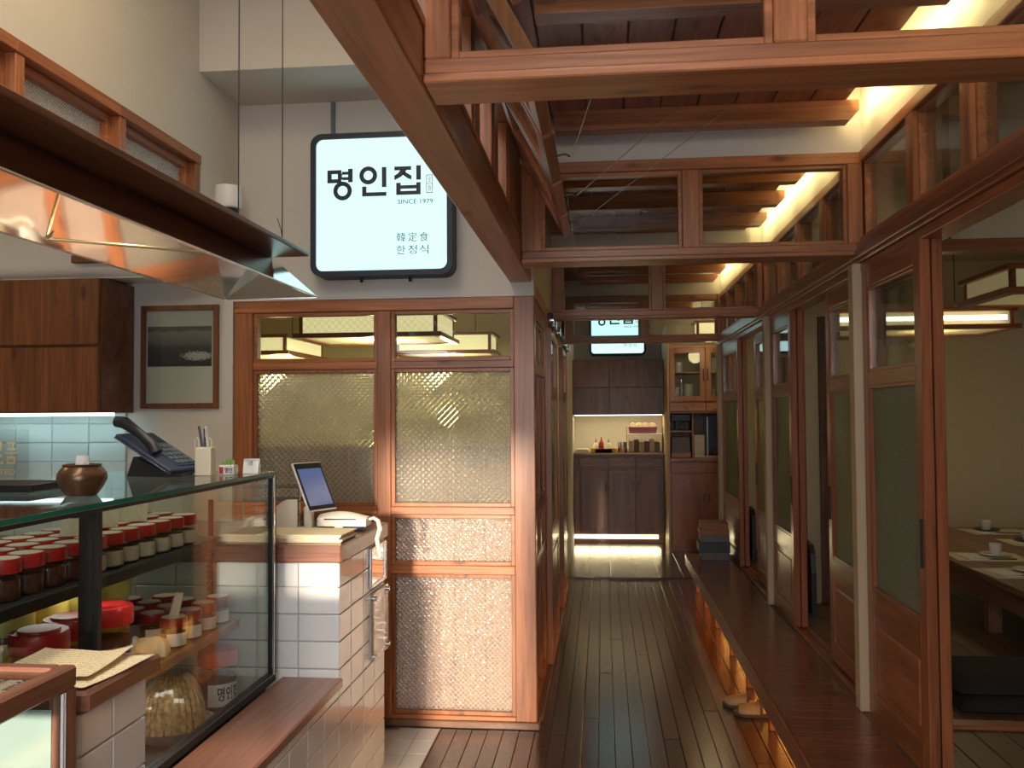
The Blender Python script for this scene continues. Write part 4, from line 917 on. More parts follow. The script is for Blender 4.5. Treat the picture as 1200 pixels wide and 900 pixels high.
# ================================================================== THINGS ON THE CASE TOP
ZT = 1.2995
t = thing('bronze_pot', 'squat brown bronze pot with cards in it on the case top', 'pot', (-1.318, 2.14, ZT))
G('pot_body', MB().lathe([(0, 0), (0.036, 0), (0.05, 0.02), (0.060, 0.042), (0.058, 0.056), (0.0565, 0.058), (0.053, 0.064), (0.044, 0.073), (0.047, 0.078), (0.043, 0.079), (0.038, 0.073), (0.03, 0.03), (0, 0.02)], (-1.318, 2.14, ZT), 36), M['bronze'], t, True)
for k, (dx, rz, nm) in enumerate(((-0.008, 0.4, 'white name card standing in the bronze pot, the left one'), (0.010, -0.5, 'white name card standing in the bronze pot, the right one'))):
    m = Matrix.Translation((-1.318+dx, 2.14, ZT+0.034)) @ Matrix.Rotation(rz, 4, 'Z') @ Matrix.Rotation(0.12*(1-2*k), 4, 'Y')
    tag(G('name_card', MB().box(-0.014, 0.014, -0.003, 0.003, 0, 0.066, 0, m), M['wlabel']), nm, 'card', 'name cards in the bronze pot')
o = G('black_tray', MB().box(-1.98, -1.50, 2.20, 2.36, ZT+0.0005, ZT+0.022, 0.003), M['black']); tag(o, 'flat black tray on the case top left of the bronze pot', 'tray')
t = thing('desk_phone', 'black desk phone propped up on the case top', 'phone', (-1.46, 2.86, ZT))
m = Matrix.Translation((-1.475, 2.86, ZT)) @ Matrix.Rotation(math.radians(-8), 4, 'Z')
def xf(mb): mb.v = [tuple(m @ Vector(v)) for v in mb.v]; return mb
sl = math.radians(30)
slope = Matrix.Translation((-0.088, 0, 0.110)) @ Matrix.Rotation(sl, 4, 'Y')           # panel falling towards +X
def sb(x0, x1, y0, y1, z0, z1, b=0.002): 
    mb = MB().box(x0, x1, y0, y1, z0, z1, b); mb.v = [tuple(m @ slope @ Vector(v)) for v in mb.v]; return mb
G('foot', xf(MB().prism([(-0.075, 0.0), (0.06, 0.0), (0.085, 0.012), (-0.05, 0.066)], -0.085, 0.085)), M['blackp'], t)
G('body', sb(-0.035, 0.205, -0.095, 0.095, 0.0, 0.018, 0.004), M['navy'], t)
G('body_trim', sb(-0.034, 0.19, -0.097, -0.0955, 0.002, 0.006, 0.0005), M['steel'], t)
hs = MB().tube([(-0.075, -0.062, 0.040), (-0.045, -0.062, 0.052), (0.02, -0.062, 0.050), (0.085, -0.062, 0.040), (0.11, -0.062, 0.026)], 0.021, 10, [0.9, 1.0, 0.75, 0.85, 1.0]); hs.v = [tuple(m @ slope @ Vector(v)) for v in hs.v]
G('handset', hs, M['blackp'], t, True)
kp = G('keypad', sb(0.045, 0.185, -0.030, 0.080, 0.018, 0.0205, 0.001), M['navy'], t)
for i in range(5):
    for j in range(4): G('key', sb(0.055+i*0.025, 0.073+i*0.025, -0.022+j*0.025, -0.006+j*0.025, 0.0205, 0.024, 0.001), M['greyink'], kp)
G('display', sb(-0.02, 0.035, -0.025, 0.08, 0.018, 0.020, 0.001), M['black'], t)
G('cord', xf(MB().tube([(0.05, -0.07, 0.012), (0.09, -0.09, 0.006), (0.11, -0.06, 0.005), (0.10, -0.02, 0.006), (0.105, 0.01, 0.0055)], 0.005, 6)), M['blackp'], t, True)
t = thing('pen_holder', 'ivory bag shaped pen holder beside the black phone', 'pen holder', (-1.325, 2.87, ZT))
px, py = -1.325, 2.86
P('bag', (px-0.028, px+0.028, py-0.02, py+0.02, ZT, ZT+0.093), M['bag'], t, 0.002)
for s in (-1, 1): G('bag_handle', MB().tube([(px+s*0.022-0.006, py-0.018, ZT+0.09), (px+s*0.022-0.006, py-0.018, ZT+0.118), (px+s*0.022, py-0.018, ZT+0.126), (px+s*0.022+0.007, py-0.018, ZT+0.118), (px+s*0.022+0.007, py-0.018, ZT+0.09)], 0.0022, 6), M['bag'], t, True)
for k, (dx, c, nm, lean) in enumerate(((-0.010, 'navy', 'navy pen leaning in the ivory pen holder', -0.16), (0.000, 'blackp', 'black pen between the navy and white pens', -0.02), (0.010, 'wlabel', 'white pen standing in the ivory pen holder', -0.10))):
    t2 = thing('pen', nm, 'pen', (px+dx, py, ZT+0.095), 'pens in the ivory holder')
    a = Vector((px+dx, py-0.004, ZT+0.096)); b = a+Vector((lean*0.07, 0, 0.06+0.008*(k != 1)))
    G('barrel', MB().tube([a, b], 0.0045, 8), M[c], t2, True); G('clip', MB().tube([b+Vector((0.004, -0.004, -0.002)), b+Vector((0.004, -0.005, -0.03))], 0.0012, 5), M['chrome'], t2)
t = thing('planter_box', 'small white box with a red seal and green sprigs beside the pen holder', 'planter', (-1.262, 2.90, ZT))
P('box', (-1.288, -1.236, 2.88, 2.92, ZT, ZT+0.032), M['wlabel'], t, 0.002)
P('red_seal', (-1.285, -1.272, 2.8785, 2.8798, ZT+0.004, ZT+0.026), M['redink'], t, 0)
G('lettering', fit_text('명인', -1.266, -1.240, ZT+0.006, ZT+0.025, plane_xz(2.8792), 0.03), M['ink'], t)
for k in range(7):
    a = Vector((-1.282+0.006*k, 2.90+0.006*math.sin(k*2.1), ZT+0.030)); G('leaf', MB().tube([a, a+Vector((0.003*math.cos(k), 0, 0.012)), a+Vector((0.008*math.cos(k*1.7), 0.004, 0.022))], 0.004, 5, [0.7, 1, 0.15]), M['green_leaf'], t, True)
t = thing('card_stand', 'white folded card standing at the end of the case top', 'card', (-1.205, 2.96, ZT))
for s, q in ((-1, 0.28), (1, -0.28)):
    m2 = Matrix.Translation((-1.205, 2.96+s*0.012, ZT)) @ Matrix.Rotation(0.12, 4, 'Z') @ Matrix.Rotation(-q, 4, 'X')
    G('card_leaf', MB().box(-0.026, 0.026, -0.001, 0.001, 0, 0.052, 0, m2), M['wlabel'], t)
G('printed_mark', fit_text('명', -1.214, -1.196, ZT+0.028, ZT+0.044, plane_xz(2.942), 0.0), M['greyink'], t)
# ================================================================== THINGS ON THE RECEPTION COUNTER
ZC = 1.0305
t = thing('tablet', 'white framed tablet with a blue screen on a stand', 'tablet', (-1.19, 3.52, ZC))
m = Matrix.Translation((-1.135, 3.52, ZC+0.082)) @ Matrix.Rotation(math.radians(-27), 4, 'Z') @ Matrix.Rotation(math.radians(-27), 4, 'Y')
def tb(n, x0, x1, y0, y1, z0, z1, mat, b=0.002):
    mb = MB().box(x0, x1, y0, y1, z0, z1, b); mb.v = [tuple(m @ Vector(v)) for v in mb.v]; return G(n, mb, mat, t)
tb('case', -0.009, 0.0, -0.075, 0.085, 0, 0.215, M['white'], 0.006); tb('bezel', 0.0, 0.0015, -0.070, 0.080, 0.005, 0.210, M['blackp'], 0.0005)
tb('screen', 0.0015, 0.0022, -0.060, 0.070, 0.022, 0.185, M['screen'], 0)
def curve(u, v): return (-1.335+0.125*u+0.0*v, 3.46-0.03*math.sin(u*math.pi*0.5), ZC+0.018+(0.115*v)*(0.45+0.55*math.sin(min(1, u*1.35)*math.pi/2)))
mb = MB().grid(10, 6, curve); n_ = len(mb.v); mb.v += [(a, b+0.006, c) for a, b, c in mb.v]; mb.f += [tuple(q+n_ for q in reversed(f_)) for f_ in list(mb.f)]
G('stand', mb, M['offwhite'], t, True)
P('stand_foot', (-1.30, -1.16, 3.44, 3.56, ZC+0.0005, ZC+0.012), M['offwhite'], t, 0.003)
P('stand_arm', (-1.20, -1.165, 3.48, 3.51, ZC+0.012, ZC+0.10), M['offwhite'], t, 0.004)
t = thing('card_terminal', 'white card payment terminal at the counter corner', 'terminal', (-1.05, 3.55, ZC))
def term(u, v):
    x = -1.145+0.20*u; b = 0.030+0.020*math.sin(math.pi*min(1, u*0.9+0.12)); return (x, 3.48+0.09*v, ZC+0.028+b*(1-0.35*(2*v-1)**2))
mb = MB().grid(14, 6, term); n_ = len(mb.v); mb.v += [(a, b, ZC+0.022) for a, b, c in mb.v]; mb.f += [tuple(q+n_ for q in reversed(f_)) for f_ in list(mb.f)]
for i in range(14): mb.f += [(i, n_+i, n_+i+1, i+1), (6*15+i+1, n_+6*15+i+1, n_+6*15+i, 6*15+i)]
for j in range(6): mb.f += [(j*15, (j+1)*15, n_+(j+1)*15, n_+j*15), (j*15+14, n_+j*15+14, n_+(j+1)*15+14, (j+1)*15+14)]
G('body', mb, M['offwhite'], t, True)
P('card_slot', (-1.115, -0.985, 3.474, 3.481, ZC+0.048, ZC+0.053), M['blackp'], t, 0)
P('foot', (-1.08, -1.045, 3.50, 3.55, ZC+0.0005, ZC+0.022), M['white'], t, 0.002); P('foot', (-1.03, -0.965, 3.49, 3.55, ZC+0.0005, ZC+0.018), M['navy'], t, 0.002)
o = G('braided_cord', MB().tube([(-0.945, 3.53, ZC+0.045), (-0.925, 3.53, ZC+0.050), (-0.905, 3.52, ZC+0.040), (-0.895, 3.51, ZC+0.010), (-0.905, 3.50, ZC-0.03), (-0.895, 3.49, ZC-0.065), (-0.885, 3.48, ZC-0.10)], 0.009, 8, [0.6, 0.8, 1, 1.1, 1.0, 1.0, 0.8]), M['rope'], None, True)
tag(o, 'white braided cord hanging over the counter edge', 'cord')
for k in range(5):
    mb = MB().box(-0.16, 0.16, -0.10, 0.10, 0, 0.0055, 0.001, Matrix.Translation((-1.115+0.006*math.sin(k*2), 3.27+0.005*math.cos(k), ZC+0.0005+k*0.0062)) @ Matrix.Rotation(0.03*math.sin(k*3), 4, 'Z'))
    tag(G('newspaper', mb, M['bag' if k % 2 else 'paper']), 'folded paper on the counter before the tablet, %s from the bottom' % ORD[k], 'paper', 'stack of papers on the reception counter')
P_t = P('sticker', (-1.20, -1.16, 3.168, 3.1695, ZC+0.006, ZC+0.016), plain('orange_print', (0.65, 0.25, 0.10), 0.6)); tag(P_t, 'orange printed strip at the edge of the paper stack', 'print')
P_t = P('sticker', (-1.13, -1.09, 3.168, 3.1695, ZC+0.018, ZC+0.028), plain('green_print', (0.10, 0.35, 0.12), 0.6)); tag(P_t, 'green printed strip at the edge of the paper stack', 'print')
t = thing('paper_tray', 'clear tray with dark papers behind the tablet', 'tray', (-1.33, 3.62, ZC))
for k in range(4): P('tray_shelf', (-1.50, -1.25, 3.58, 3.74, ZC+0.0005+k*0.055, ZC+0.004+k*0.055), M['jarglass'] if k % 2 else M['blackp'], t, 0.001)
for (x, yv) in ((-1.495, 3.585), (-1.255, 3.585), (-1.495, 3.735), (-1.255, 3.735)): P('tray_post', (x-0.004, x+0.004, yv-0.004, yv+0.004, ZC+0.0005, ZC+0.17), M['chrome'], t, 0.001)
# fittings on the counter's side
t = thing('wall_mirror', 'steel framed mirror plate on the counter side under the top', 'mirror', (XT, 3.67, 0.80))
frame4(t, 'y', 3.545, 3.798, 0.79, 0.955, XT+0.0005, XT+0.012, 0.014, M['steel'], 'frame'); P('plate', (XT+0.0005, XT+0.006, 3.559, 3.784, 0.804, 0.941), M['mirror'], t, 0.001)
t = thing('acrylic_holder', 'clear acrylic holder with four bolts, below the mirror plate on the counter side', 'holder', (XT, 3.67, 0.49))
P('acrylic_plate', (XT+0.016, XT+0.020, 3.55, 3.795, 0.495, 0.772), M['wrap'], t, 0.001); P('insert', (XT+0.001, XT+0.004, 3.555, 3.79, 0.50, 0.768), M['wlabel'], t, 0)
for yv in (3.568, 3.778):
    for z in (0.515, 0.75): G('bolt', MB().lathe([(0, 0), (0.009, 0), (0.009, 0.028), (0, 0.030)], seg=10, mat=Matrix.Translation((XT+0.0005, yv, z)) @ Matrix.Rotation(math.pi/2, 4, 'Y')), M['chrome'], t, True)
# ================================================================== BENCH, SHOES, BOOKS
t = thing('low_bench', 'long low glossy wooden step bench along the sliding doors on the right', 'bench', (0.85, 4.5, 0))
yy = 0.0
while yy < 7.68:
    w_ = min(0.090, 7.69-yy); P('board', (0.694, 1.018, yy+0.0006, yy+w_-0.0006, 0.272, 0.300), BENCHW, t, 0.0012); yy += 0.0905
P('front_rail', (0.680, 0.694, 0.0, 7.69, 0.212, 0.3005), BENCHW, t, 0.004)
for yv in (1.05, 1.7, 2.35, 3.0, 3.68, 4.345, 5.0, 5.64, 6.36, 7.0, 7.60):
    P('leg', (0.765, 0.805, yv-0.02, yv+0.02, 0.0005, 0.272), PINE, t, 0.002)
def slipper(cx, cy, rz, label):
    t = thing('slipper', label, 'slipper', (cx, cy, 0.001), 'pair of slippers half under the bench')
    m = Matrix.Translation((cx, cy, 0.001)) @ Matrix.Rotation(rz, 4, 'Z')
    def half(u): return 0.040*(0.80+0.35*math.sin(math.pi*min(1, max(0, (u-0.25)/0.85))))*min(1, math.sqrt(max(0, u*9)))*min(1, math.sqrt(max(0, (1-u)*7)))
    def slab(z0, z1, k):
        n = 16; pts = []
        for i in range(n+1): u = i/n; pts.append(((u-0.5)*0.26, half(u)*k))
        for i in range(n-1, 0, -1): u = i/n; pts.append(((u-0.5)*0.26, -half(u)*k))
        q = len(pts); mb = MB().add([(x, y_, z0) for x, y_ in pts]+[(x, y_, z1) for x, y_ in pts], [tuple(reversed(range(q))), tuple(range(q, 2*q))]+[(i, (i+1) % q, q+(i+1) % q, q+i) for i in range(q)])
        mb.v = [tuple(m @ Vector(v)) for v in mb.v]; return mb
    G('sole', slab(0, 0.018, 1.0), M['sole'], t, True); G('insole', slab(0.018, 0.022, 0.97), M['slip'], t, True)
    def up(u, v):
        uu = 0.50+0.42*u; a = math.pi*v; h = half(uu)*1.04; return tuple(m @ Vector(((uu-0.5)*0.26, h*math.cos(a), 0.016+(0.052-0.022*u)*math.sin(a)**0.8)))
    mb = MB().grid(8, 10, up); G('upper', mb, M['slip'], t, True)
    def band(u, v):
        uu = 0.48+0.05*u; a = math.pi*v; h = half(uu)*1.07; return tuple(m @ Vector(((uu-0.5)*0.26, h*math.cos(a), 0.017+0.058*math.sin(a)**0.8)))
    G('band', MB().grid(2, 10, band), M['sole'], t, True)
slipper(0.722, 4.66, math.radians(168), 'tan slipper farther from the camera, half under the bench')
slipper(0.760, 4.545, math.radians(180), 'tan slipper nearer the camera, half under the bench')
def book(z0, z1, x0, x1, y0, y1, mat, label):
    t = thing('book', label, 'book', ((x0+x1)/2, (y0+y1)/2, z0), 'books stacked at the far end of the bench')
    P('cover', (x0, x1, y0, y1, z0, z0+0.005), mat, t, 0.001); P('cover', (x0, x1, y0, y1, z1-0.005, z1), mat, t, 0.001)
    P('spine', (x0, x1, y0-0.004, y0+0.002, z0, z1), mat, t, 0.001); P('pages', (x0+0.004, x1-0.004, y0+0.003, y1-0.004, z0+0.0052, z1-0.0052), M['pages'], t, 0)
book(0.3012, 0.362, 0.785, 1.005, 7.36, 7.60, M['bookg'], 'thick grey book at the bottom of the stack on the bench end')
book(0.363, 0.442, 0.765, 1.012, 7.35, 7.61, M['bookb'], 'thick dark slate book, second from the bottom of the stack')
book(0.443, 0.502, 0.780, 1.010, 7.37, 7.60, M['bookg'], 'grey book third from the bottom of the stack')
book(0.503, 0.545, 0.775, 1.008, 7.36, 7.60, M['bookc'], 'brown book just under the top one of the stack')
book(0.546, 0.600, 0.785, 1.000, 7.36, 7.59, M['bookc'], 'orange brown book on top of the stack on the bench end')
# ================================================================== RIGHT DINING ROOM
t = thing('dining_table', 'long low wooden dining table laid for a meal in the room on the right', 'table', (2.6, 5.6, 0.3))
for k in range(8): P('table_board', (1.955+k*0.152, 1.955+k*0.152+0.1505, 3.4, 6.80, 0.615, 0.65), TABLEW, t, 0.003)
P('apron', (2.0, 2.03, 3.45, 6.75, 0.50, 0.614), DARKW, t, 0.002); P('apron', (3.1, 3.13, 3.45, 6.75, 0.50, 0.614), DARKW, t, 0.002)
for x in (2.06, 3.02):
    for yv in (3.5, 5.1, 6.68): P('leg', (x, x+0.07, yv-0.035, yv+0.035, 0.3005, 0.614), DARKW, t, 0.003)
def setting(x, yv, rz, k):
    tags = ('nearest the camera on the near table edge', 'second along the near table edge', 'on the far table side by the back wall', 'on the far table side, second from the back wall')[k]
    mat_ = G('place_mat', MB().box(-0.20, 0.20, -0.145, 0.145, 0, 0.003, 0, Matrix.Translation((x, yv, 0.6505)) @ Matrix.Rotation(rz, 4, 'Z')), M['label']); tag(mat_, 'cream paper place mat '+tags, 'place mat', 'place mats on the dining table')
    sx, sy = x+(0.06 if k < 2 else -0.05), yv+0.03
    s_ = G('saucer', MB().lathe([(0, 0), (0.045, 0), (0.085, 0.012), (0.088, 0.014), (0.084, 0.016), (0.045, 0.006), (0, 0.006)], (sx, sy, 0.654), 24), M['cup' if k in (0, 1) else 'saucer'], None, True); tag(s_, ('white' if k in (0, 1) else 'dark')+' saucer '+tags, 'saucer', 'saucers on the dining table')
    c = thing('tea_cup', 'white tea cup '+tags, 'cup', (sx, sy, 0.6605), 'cups on the dining table')
    G('cup_body', MB().lathe([(0, 0), (0.024, 0), (0.030, 0.01), (0.036, 0.065), (0.0345, 0.066), (0.028, 0.012), (0, 0.008)], (sx, sy, 0.6605), 20), M['cup'], c, True)
    n = G('napkin', MB().box(-0.055, 0.055, -0.10, 0.10, 0, 0.004, 0, Matrix.Translation((x-0.09, yv-0.02, 0.6545)) @ Matrix.Rotation(rz+0.1, 4, 'Z')), M['wlabel']); tag(n, 'white folded napkin '+tags, 'napkin', 'napkins on the dining table')
    ch = thing('chopsticks', 'pair of chopsticks '+tags, 'chopsticks', (x+0.02, yv-0.11, 0.655), 'chopsticks on the dining table')
    for dy in (0, 0.012): G('chopstick', MB().tube([(x-0.12, yv-0.115+dy, 0.6575), (x+0.12, yv-0.108+dy, 0.6575)], 0.0028, 6, [0.6, 1]), M['blackp'], ch)
setting(2.16, 4.90, 0.08, 0); setting(2.20, 5.42, -0.05, 1); setting(2.72, 6.55, 0.05, 2); setting(2.76, 6.02, 0.0, 3)
for k, (x, yv, z, label) in enumerate(((1.66, 3.95, 0.301, 'dark floor cushion at the bottom of the pair behind the sliding doors'), (1.66, 3.97, 0.365, 'dark floor cushion on top of the pair behind the sliding doors'))):
    def f(u, v, x=x, yv=yv, z=z):
        a, b = (u-0.5)*2, (v-0.5)*2; h = max(0, (1-a**6)*(1-b**6)); return (x+0.25*a, yv+0.22*b, z+0.004+0.056*h**0.5)
    mb = MB().grid(14, 14, f); n_ = len(mb.v); mb.v += [(a, b, z) for a, b, c in mb.v]; mb.f += [tuple(q+n_ for q in reversed(f_)) for f_ in list(mb.f)]
    tag(G('floor_cushion', mb, M['cushion'], None, True), label, 'cushion', 'floor cushions')
def floor_chair(cx, cy, ang, label):
    t = thing('floor_chair', label, 'chair', (cx, cy, 0.301), 'legless chairs leaning by the doors')
    n = 10; prof = []
    pts = [(-0.21, 0.0), (-0.215, 0.25), (-0.19, 0.36), (-0.12, 0.405), (0.12, 0.405), (0.19, 0.36), (0.215, 0.25), (0.21, 0.0)]
    m = Matrix.Translation((cx, cy, 0.301)) @ Matrix.Rotation(ang, 4, 'Z')
    mb = MB().prism(pts, -0.014, 0.014); mb.v = [tuple(m @ Vector(v)) for v in mb.v]; G('back_shell', mb, M['blackp'], t)
    mb = MB().box(-0.2, 0.2, 0.014, 0.10, 0.0, 0.02, 0.004); mb.v = [tuple(m @ Vector(v)) for v in mb.v]; G('seat_shell', mb, M['blackp'], t)
floor_chair(1.235, 5.60, math.radians(86), 'black legless floor chair seen edge on beside the pale pilaster')
floor_chair(1.215, 7.55, math.radians(86), 'black legless floor chair seen edge on before the farthest doors')
def lantern(x0, x1, y0, y1, z0, z1, label, glass, tube=True, cords=((0.2, 0.5), (0.8, 0.5)), ztop=2.62, w_=0.035):
    t = thing('pendant_lantern', label, 'lamp', ((x0+x1)/2, (y0+y1)/2, z0), 'rectangular wood and glass pendant lanterns')
    for (a, b, nm, f) in ((z0, z0+0.03, 'base_rail', 0.035), (z1-0.025, z1, 'top_rail', 0.02)):
        for (p, q) in ((y0-f, y0+w_*0.6), (y1-w_*0.6, y1+f)): P(nm, (x0-f, x1+f, p, q, a, b), DOORW, t, 0.003)
        for (p, q) in ((x0-f, x0+w_*0.6), (x1-w_*0.6, x1+f)): P(nm, (p, q, y0+w_*0.6, y1-w_*0.6, a, b), DOORW, t, 0.003)
    for x in (x0, x1-0.025):
        for yv in (y0, y1-0.025): P('corner_post', (x, x+0.025, yv, yv+0.025, z0+0.03, z1-0.025), DOORW, t, 0.002)
    for yv in (y0+0.008, y1-0.012): P('glass_panel', (x0+0.025, x1-0.025, yv, yv+0.004, z0+0.03, z1-0.025), M[glass], t, 0)
    for x in (x0+0.008, x1-0.012): P('glass_panel', (x, x+0.004, y0+0.025, y1-0.025, z0+0.03, z1-0.025), M[glass], t, 0)
    P('diffuser', (x0+0.02, x1-0.02, y0+0.02, y1-0.02, z0+0.010, z0+0.014), M['diffuse' if glass == 'lamp' else glass], t, 0)
    if tube: G('tube', MB().tube([(x0+0.06, (y0+y1)/2, (z0+z1)/2+0.02), (x1-0.06, (y0+y1)/2, (z0+z1)/2+0.02)], 0.014, 10), M['tube'], t, True)
    for (u, v) in cords: G('cord', MB().tube([(x0+(x1-x0)*u, y0+(y1-y0)*v, z1), (x0+(x1-x0)*u, y0+(y1-y0)*v, ztop)], 0.003, 5), M['black'], t)
    return t
lantern(1.845, 2.9, 4.22, 4.75, 2.025, 2.165, 'dim wooden lantern cut by the right edge of the photo', 'lampdim', False, ztop=2.74)
lantern(1.35, 2.66, 6.05, 6.60, 2.03, 2.17, 'wooden lantern with a lit tube deep in the right room', 'lampdim', True, ztop=2.74)
P_o = P('light_tube', (1.45, 2.60, 6.005, 6.012, 2.085, 2.115), M['tube'], None, 0.001); tag(P_o, 'long lit tube on the front of the deep right room lantern', 'tube light')
point('right_room_lamp', (2.2, 6.3, 1.95), 4.0, (1.0, 0.80, 0.45)); point('right_room_lamp', (2.4, 4.5, 1.95), 1.7, (1.0, 0.80, 0.45))
# ================================================================== LEFT DINING ROOM
lantern(-2.07, -1.11, 5.90, 6.60, 2.025, 2.22, 'large lit lantern behind the upper clear panes of the partition', 'lamp')
lantern(-2.95, -2.40, 6.55, 7.45, 1.96, 2.115, 'small lit lantern low behind the left upper clear pane', 'lamp')
lantern(-1.72, -0.92, 7.30, 7.75, 2.00, 2.18, 'bright lit lantern behind the right upper clear pane', 'lamp')
for loc, e in (((-1.6, 6.25, 1.95), 15), ((-2.6, 7.0, 1.88), 6), ((-1.3, 7.5, 1.92), 7)): point('left_room_lamp', loc, e, (1.0, 0.86, 0.48))
# ================================================================== FAR END OF THE CORRIDOR
YF = 10.30
t = thing('sideboard', 'dark wooden sideboard at the far end, lit along its plinth', 'sideboard', (0.17, 10.5, 0))
P('carcass', (-0.342, 0.690, YF+0.012, 10.845, 0.115, 1.005), DARKW, t, 0.002); P('plinth', (-0.34, 0.685, YF+0.06, 10.845, 0.0, 0.115), DARKW, t, 0.002)
P('worktop', (-0.343, 0.694, YF-0.02, 10.848, 1.005, 1.032), DARKW, t, 0.004); P('plinth_light', (-0.34, 0.62, YF+0.05, YF+0.059, 0.050, 0.095), M['ledy'], t, 0)
for (a, b) in ((-0.342, -0.275), (-0.268, 0.047), (0.060, 0.358), (0.371, 0.676)):
    dr = P('drawer', (a, b, YF-0.006, YF+0.011, 0.868, 0.985), DARKW, t, 0.004); d = P('door', (a, b, YF-0.006, YF+0.011, 0.125, 0.845), DARKW, t, 0.004)
    if b-a > 0.1:
        P('panel', (a+0.045, b-0.045, YF-0.011, YF-0.0061, 0.175, 0.795), DARKW, d, 0.005)
        G('pull', MB().tube([((a+b)/2-0.03, YF-0.008, 0.925), ((a+b)/2-0.02, YF-0.020, 0.915), ((a+b)/2+0.02, YF-0.020, 0.915), ((a+b)/2+0.03, YF-0.008, 0.925)], 0.005, 6), M['brass'], dr, True)
        hx = b-0.022 if a < 0.3 else a+0.022
        P('handle', (hx-0.005, hx+0.005, YF-0.018, YF-0.0065, 0.60, 0.71), M['black'], d, 0.002)
t = thing('upper_cabinet', 'dark wooden wall cabinet over the far lit counter', 'cabinet', (0.17, 10.6, 1.47))
P('carcass', (-0.345, 0.694, YF+0.02, 10.848, 1.475, 2.112), DARKW, t, 0.002)
for (a, b) in ((-0.343, 0.072), (0.076, 0.692)):
    for (c0, c1) in ((1.478, 1.788), (1.793, 2.110)): P('door', (a, b, YF, YF+0.019, c0, c1), DARKW['z'], t, 0.003)
P('light_strip', (-0.33, 0.68, YF+0.10, YF+0.125, 1.466, 1.475), M['ledy'], t, 0)
tr = struct('trim_12', (0.70, 9.8, 0)); P('end_panel', (0.696, 0.716, 9.74, 10.845, 0.0, 2.45), M['creampost'], tr, 0.002)
t = thing('hutch', 'honey brown hutch with glass doors, drawers and an open niche at the far right', 'cabinet', (1.0, 10.1, 0))
YH = 9.76
P('base', (0.720, 1.315, YH+0.012, 10.30, 0.0, 0.965), DOORW, t, 0.002); P('counter', (0.718, 1.316, YH-0.012, 10.32, 0.966, 1.003), DOORW, t, 0.004)
for (a, b) in ((0.735, 1.098), (1.106, 1.312)):
    P('drawer', (a, b, YH-0.006, YH+0.011, 0.845, 0.955), DOORW, t, 0.004); d = P('door', (a, b, YH-0.006, YH+0.011, 0.06, 0.83), DOORW, t, 0.004); P('panel', (a+0.045, b-0.045, YH-0.010, YH-0.0061, 0.12, 0.77), DOORW, d, 0.004)
    hx = b-0.02 if a < 1 else a+0.02; P('handle', (hx-0.005, hx+0.005, YH-0.018, YH-0.0065, 0.52, 0.62), M['black'], d, 0.002)
P('back', (0.72, 1.315, 10.28, 10.30, 1.003, 1.49), DARKW, t, 0); P('side', (0.718, 0.733, YH+0.1, 10.30, 1.003, 1.49), HONEY, t, 0.002)
P('niche_shelf', (0.733, 0.966, YH+0.1, 10.2, 1.282, 1.298), HONEY, t, 0.002); P('niche_divider', (0.966, 0.982, YH+0.1, 10.2, 1.003, 1.49), HONEY, t, 0.002)
P('upper_back', (0.72, 1.315, 10.28, 10.30, 1.49, 2.22), M['cream'], t, 0); P('upper_bottom', (0.718, 1.316, YH+0.02, 10.30, 1.490, 1.505), HONEY, t, 0.002); P('upper_top', (0.718, 1.316, YH+0.02, 10.30, 2.20, 2.22), HONEY, t, 0.002)
P('side', (0.718, 0.735, YH+0.02, 10.28, 1.505, 2.20), HONEY, t, 0.002); P('side', (1.30, 1.316, YH+0.02, 10.28, 1.505, 2.20), HONEY, t, 0.002); P('shelf', (0.735, 1.30, YH+0.06, 10.28, 1.925, 1.94), HONEY, t, 0.001); P('drawer_bottom', (0.735, 1.30, YH+0.05, 10.28, 1.605, 1.615), HONEY, t, 0.001)
for (a, b) in ((0.722, 1.106), (1.110, 1.314)):
    dr = P('drawer', (a, b, YH, YH+0.018, 1.508, 1.604), HONEY, t, 0.004)
    c_ = (a+b)/2; G('pull', MB().tube([(c_-0.03, YH-0.002, 1.565), (c_-0.02, YH-0.015, 1.548), (c_+0.02, YH-0.015, 1.548), (c_+0.03, YH-0.002, 1.565)], 0.006, 6), M['brass'], dr, True)
    d = frame4(t, 'x', a, b, 1.618, 2.198, YH, YH+0.018, 0.058, HONEY, 'door'); P('pane', (a+0.05, b-0.05, YH+0.008, YH+0.011, 1.668, 2.148), M['clear'], d, 0)
    hx = b-0.02 if a < 1 else a+0.02; P('handle', (hx-0.006, hx+0.006, YH-0.014, YH-0.001, 1.84, 1.97), M['black'], d, 0.002)
for k, (x, yv, z, r, h, nm) in enumerate(((0.80, 10.02, 1.6155, 0.05, 0.16, 'white dish stack at the left of the hutch, lower shelf'), (0.95, 10.05, 1.6155, 0.06, 0.20, 'white dish stack in the middle of the hutch, lower shelf'), (1.20, 10.05, 1.6155, 0.05, 0.14, 'white dish stack at the right of the hutch, lower shelf'), (0.85, 10.05, 1.941, 0.05, 0.12, 'white dish stack at the left of the hutch, upper shelf'), (1.21, 10.05, 1.941, 0.05, 0.16, 'white dish stack at the right of the hutch, upper shelf'))):
    prof = [(0, 0)]
    for q in range(6): prof += [(r, h*q/6+0.003), (r*0.96, h*(q+0.6)/6), (r, h*(q+0.95)/6)]
    tag(G('dish_stack', MB().lathe(prof+[(0, h)], (x, yv, z), 20), M['cup'], None, True), nm, 'dishes', 'dish stacks in the hutch')
lantern(0.945, 1.29, 9.05, 9.35, 2.255, 2.42, 'small lit lantern hanging before the far hutch', 'lamp', True, ztop=2.68)
point('far_lantern_lamp', (1.08, 9.0, 2.15), 3.0, YEL)
t = thing('coffee_machine', 'black coffee machine on the niche shelf of the hutch', 'appliance', (0.85, 10.0, 1.299))
